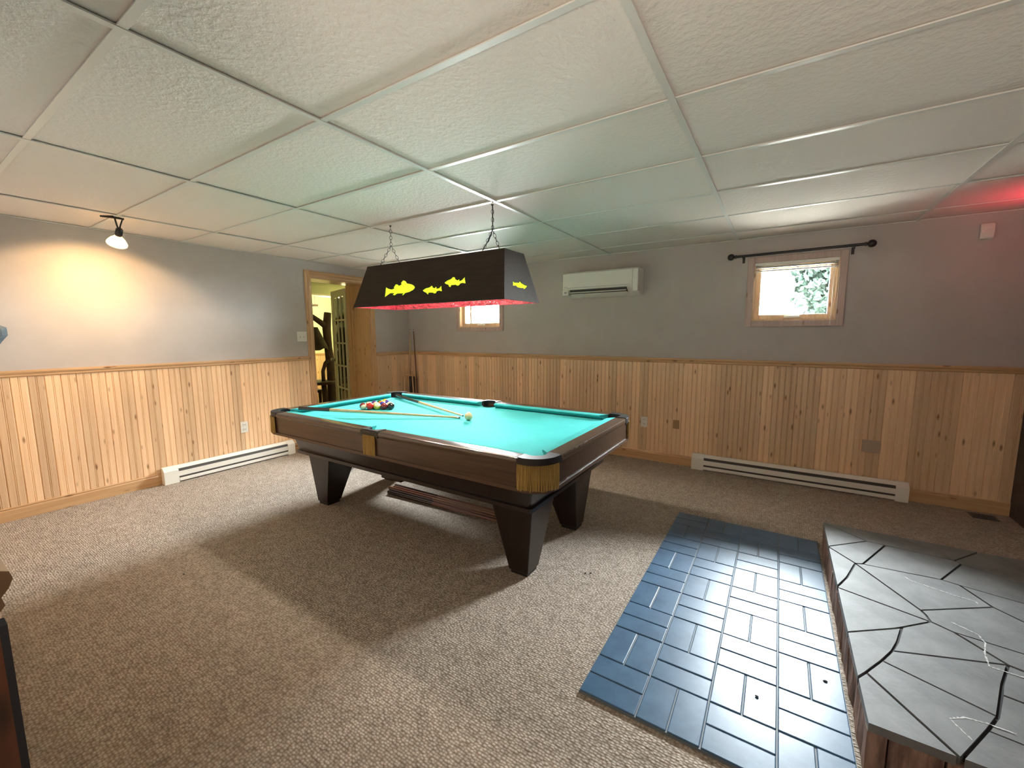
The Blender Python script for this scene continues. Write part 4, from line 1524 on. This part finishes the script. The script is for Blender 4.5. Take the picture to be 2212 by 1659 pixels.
# crumbs of bark on the carpet near the tiles
for k, (cx, cy) in enumerate(((3.86, -2.39), (3.885, -2.37), (4.72, -2.82), (4.94, -2.60), (1.93, -3.62))):
    bm = BM()
    bmesh.ops.create_icosphere(bm, subdivisions=1, radius=0.006)
    zz = 0.018 if cx > 4.15 else 0.004
    for v in bm.verts:
        v.co = Vector((cx + v.co.x * R.uniform(.6, 1.8), cy + v.co.y * R.uniform(.5, 1.2), zz + v.co.z * .5))
    lab = ['dark crumb on the carpet between table leg and slate tiles, nearer the leg', 'dark crumb on the carpet between table leg and slate tiles, nearer the tiles',
           'tiny dark crumb in the middle of the slate tiles', 'tiny dark crumb on the slate tiles beside the hearth', 'tiny dark crumb on the open carpet before the table'][k]
    o = make('bark_crumb', bm, M['joint'], None, origin=(cx, cy, zz))
    tag(o, lab, 'debris', 'crumbs on the floor')

# ------------------------------------------------------------------ rustic furniture beyond the doorway
ll = thing('log_lamp', (-1.4, -0.40, 0.0), 'rustic log floor lamp with hanging dark shade seen through the doorway', 'lamp')
bm = BM()
tube(bm, [(-1.40, -0.385, 0.0), (-1.39, -0.40, 0.35), (-1.41, -0.375, 0.75), (-1.40, -0.42, 1.15), (-1.40, -0.43, 1.45), (-1.41, -0.39, 1.70)], [0.10, 0.075, 0.075, 0.06, 0.065, 0.055], 12)
make('trunk', bm, M['log'], ll, smooth=True)
bm = BM()
tube(bm, [(-1.40, -0.41, 1.46), (-1.40, -0.52, 1.54), (-1.40, -0.66, 1.63), (-1.40, -0.78, 1.66)], [0.05, 0.045, 0.04, 0.028], 10)
make('branch', bm, M['log'], ll, smooth=True)
bm = BM()
lathe(bm, (-1.40, -0.66, 1.13), (0, 0, 1), [(0.0, 0.20), (0.04, 0.195), (0.34, 0.065)], 20, cap=False)
for v in bm.verts:
    if v.co.z < 1.14:
        v.co.z += 0.02 * math.sin(math.atan2(v.co.y + .66, v.co.x + 1.4) * 5)
make('lamp_shade', bm, M['shadeleather'], ll, smooth=True)
bm = BM()
tube(bm, [(-1.40, -0.66, 1.46), (-1.40, -0.66, 1.63)], 0.005, 6)
make('hanger', bm, M['black'], ll)
bm = BM()
prism(bm, arc(-1.40, -0.58, 0.25, 0, 340, 16), 0.58, 0.62)
make('tray_slab', bm, M['log'], ll)
bm = BM()
tube(bm, [(-1.36, -0.56, 0.61), (-1.37, -0.555, 0.78), (-1.38, -0.50, 0.90), (-1.40, -0.41, 0.97)], [0.03, 0.028, 0.03, 0.035], 8)
make('brace', bm, M['log'], ll, smooth=True)
bm = BM()
tube(bm, [(-1.38, -0.52, 0.0), (-1.39, -0.54, 0.58)], [0.05, 0.04], 8)
make('leg', bm, M['log'], ll, smooth=True)
ch = thing('rustic_chair', (-1.9, -0.55, 0.0), 'dark rustic chair with an oval back behind the log lamp', 'chair')
bm = BM()
pts = [(-0.62 + 0.14 * math.cos(t), 0.86 + 0.26 * math.sin(t)) for t in [2 * math.pi * k / 18 for k in range(18)]]
loft(bm, [[Vector((-1.93, y, z)) for y, z in pts], [Vector((-1.89, y, z)) for y, z in pts]])
make('backrest', bm, M['log'], ch)
bm = BM()
prism(bm, rrect(-1.92, -1.55, -0.84, -0.44, 0.06, 4), 0.42, 0.46)
make('seat', bm, M['log'], ch)
for a in (-1.89, -1.60):
    for b in (-0.80, -0.48):
        bm = BM()
        tube(bm, [(a, b, 0.0), (a, b, 0.43)], [0.022, 0.028], 8)
        make('leg', bm, M['log'], ch)
hr = thing('wall_hook_rail', (-3.3, -0.2, 1.85), 'short dark rail on the far wall beyond the doorway', 'rail')
bm = BM()
tube(bm, [(-2.35, -0.35, 1.86), (-2.35, 0.05, 1.88)], 0.018, 8)
make('bar', bm, M['log'], hr)
bm = BM()
tube(bm, [(-2.35, -0.25, 1.865), (-2.35, -0.25, 2.04)], 0.004, 6)
make('wire', bm, M['black'], hr)
bm = BM()
tube(bm, [(-2.35, 0.0, 1.88), (-2.35, 0.0, 2.04)], 0.004, 6)
make('wire', bm, M['black'], hr)
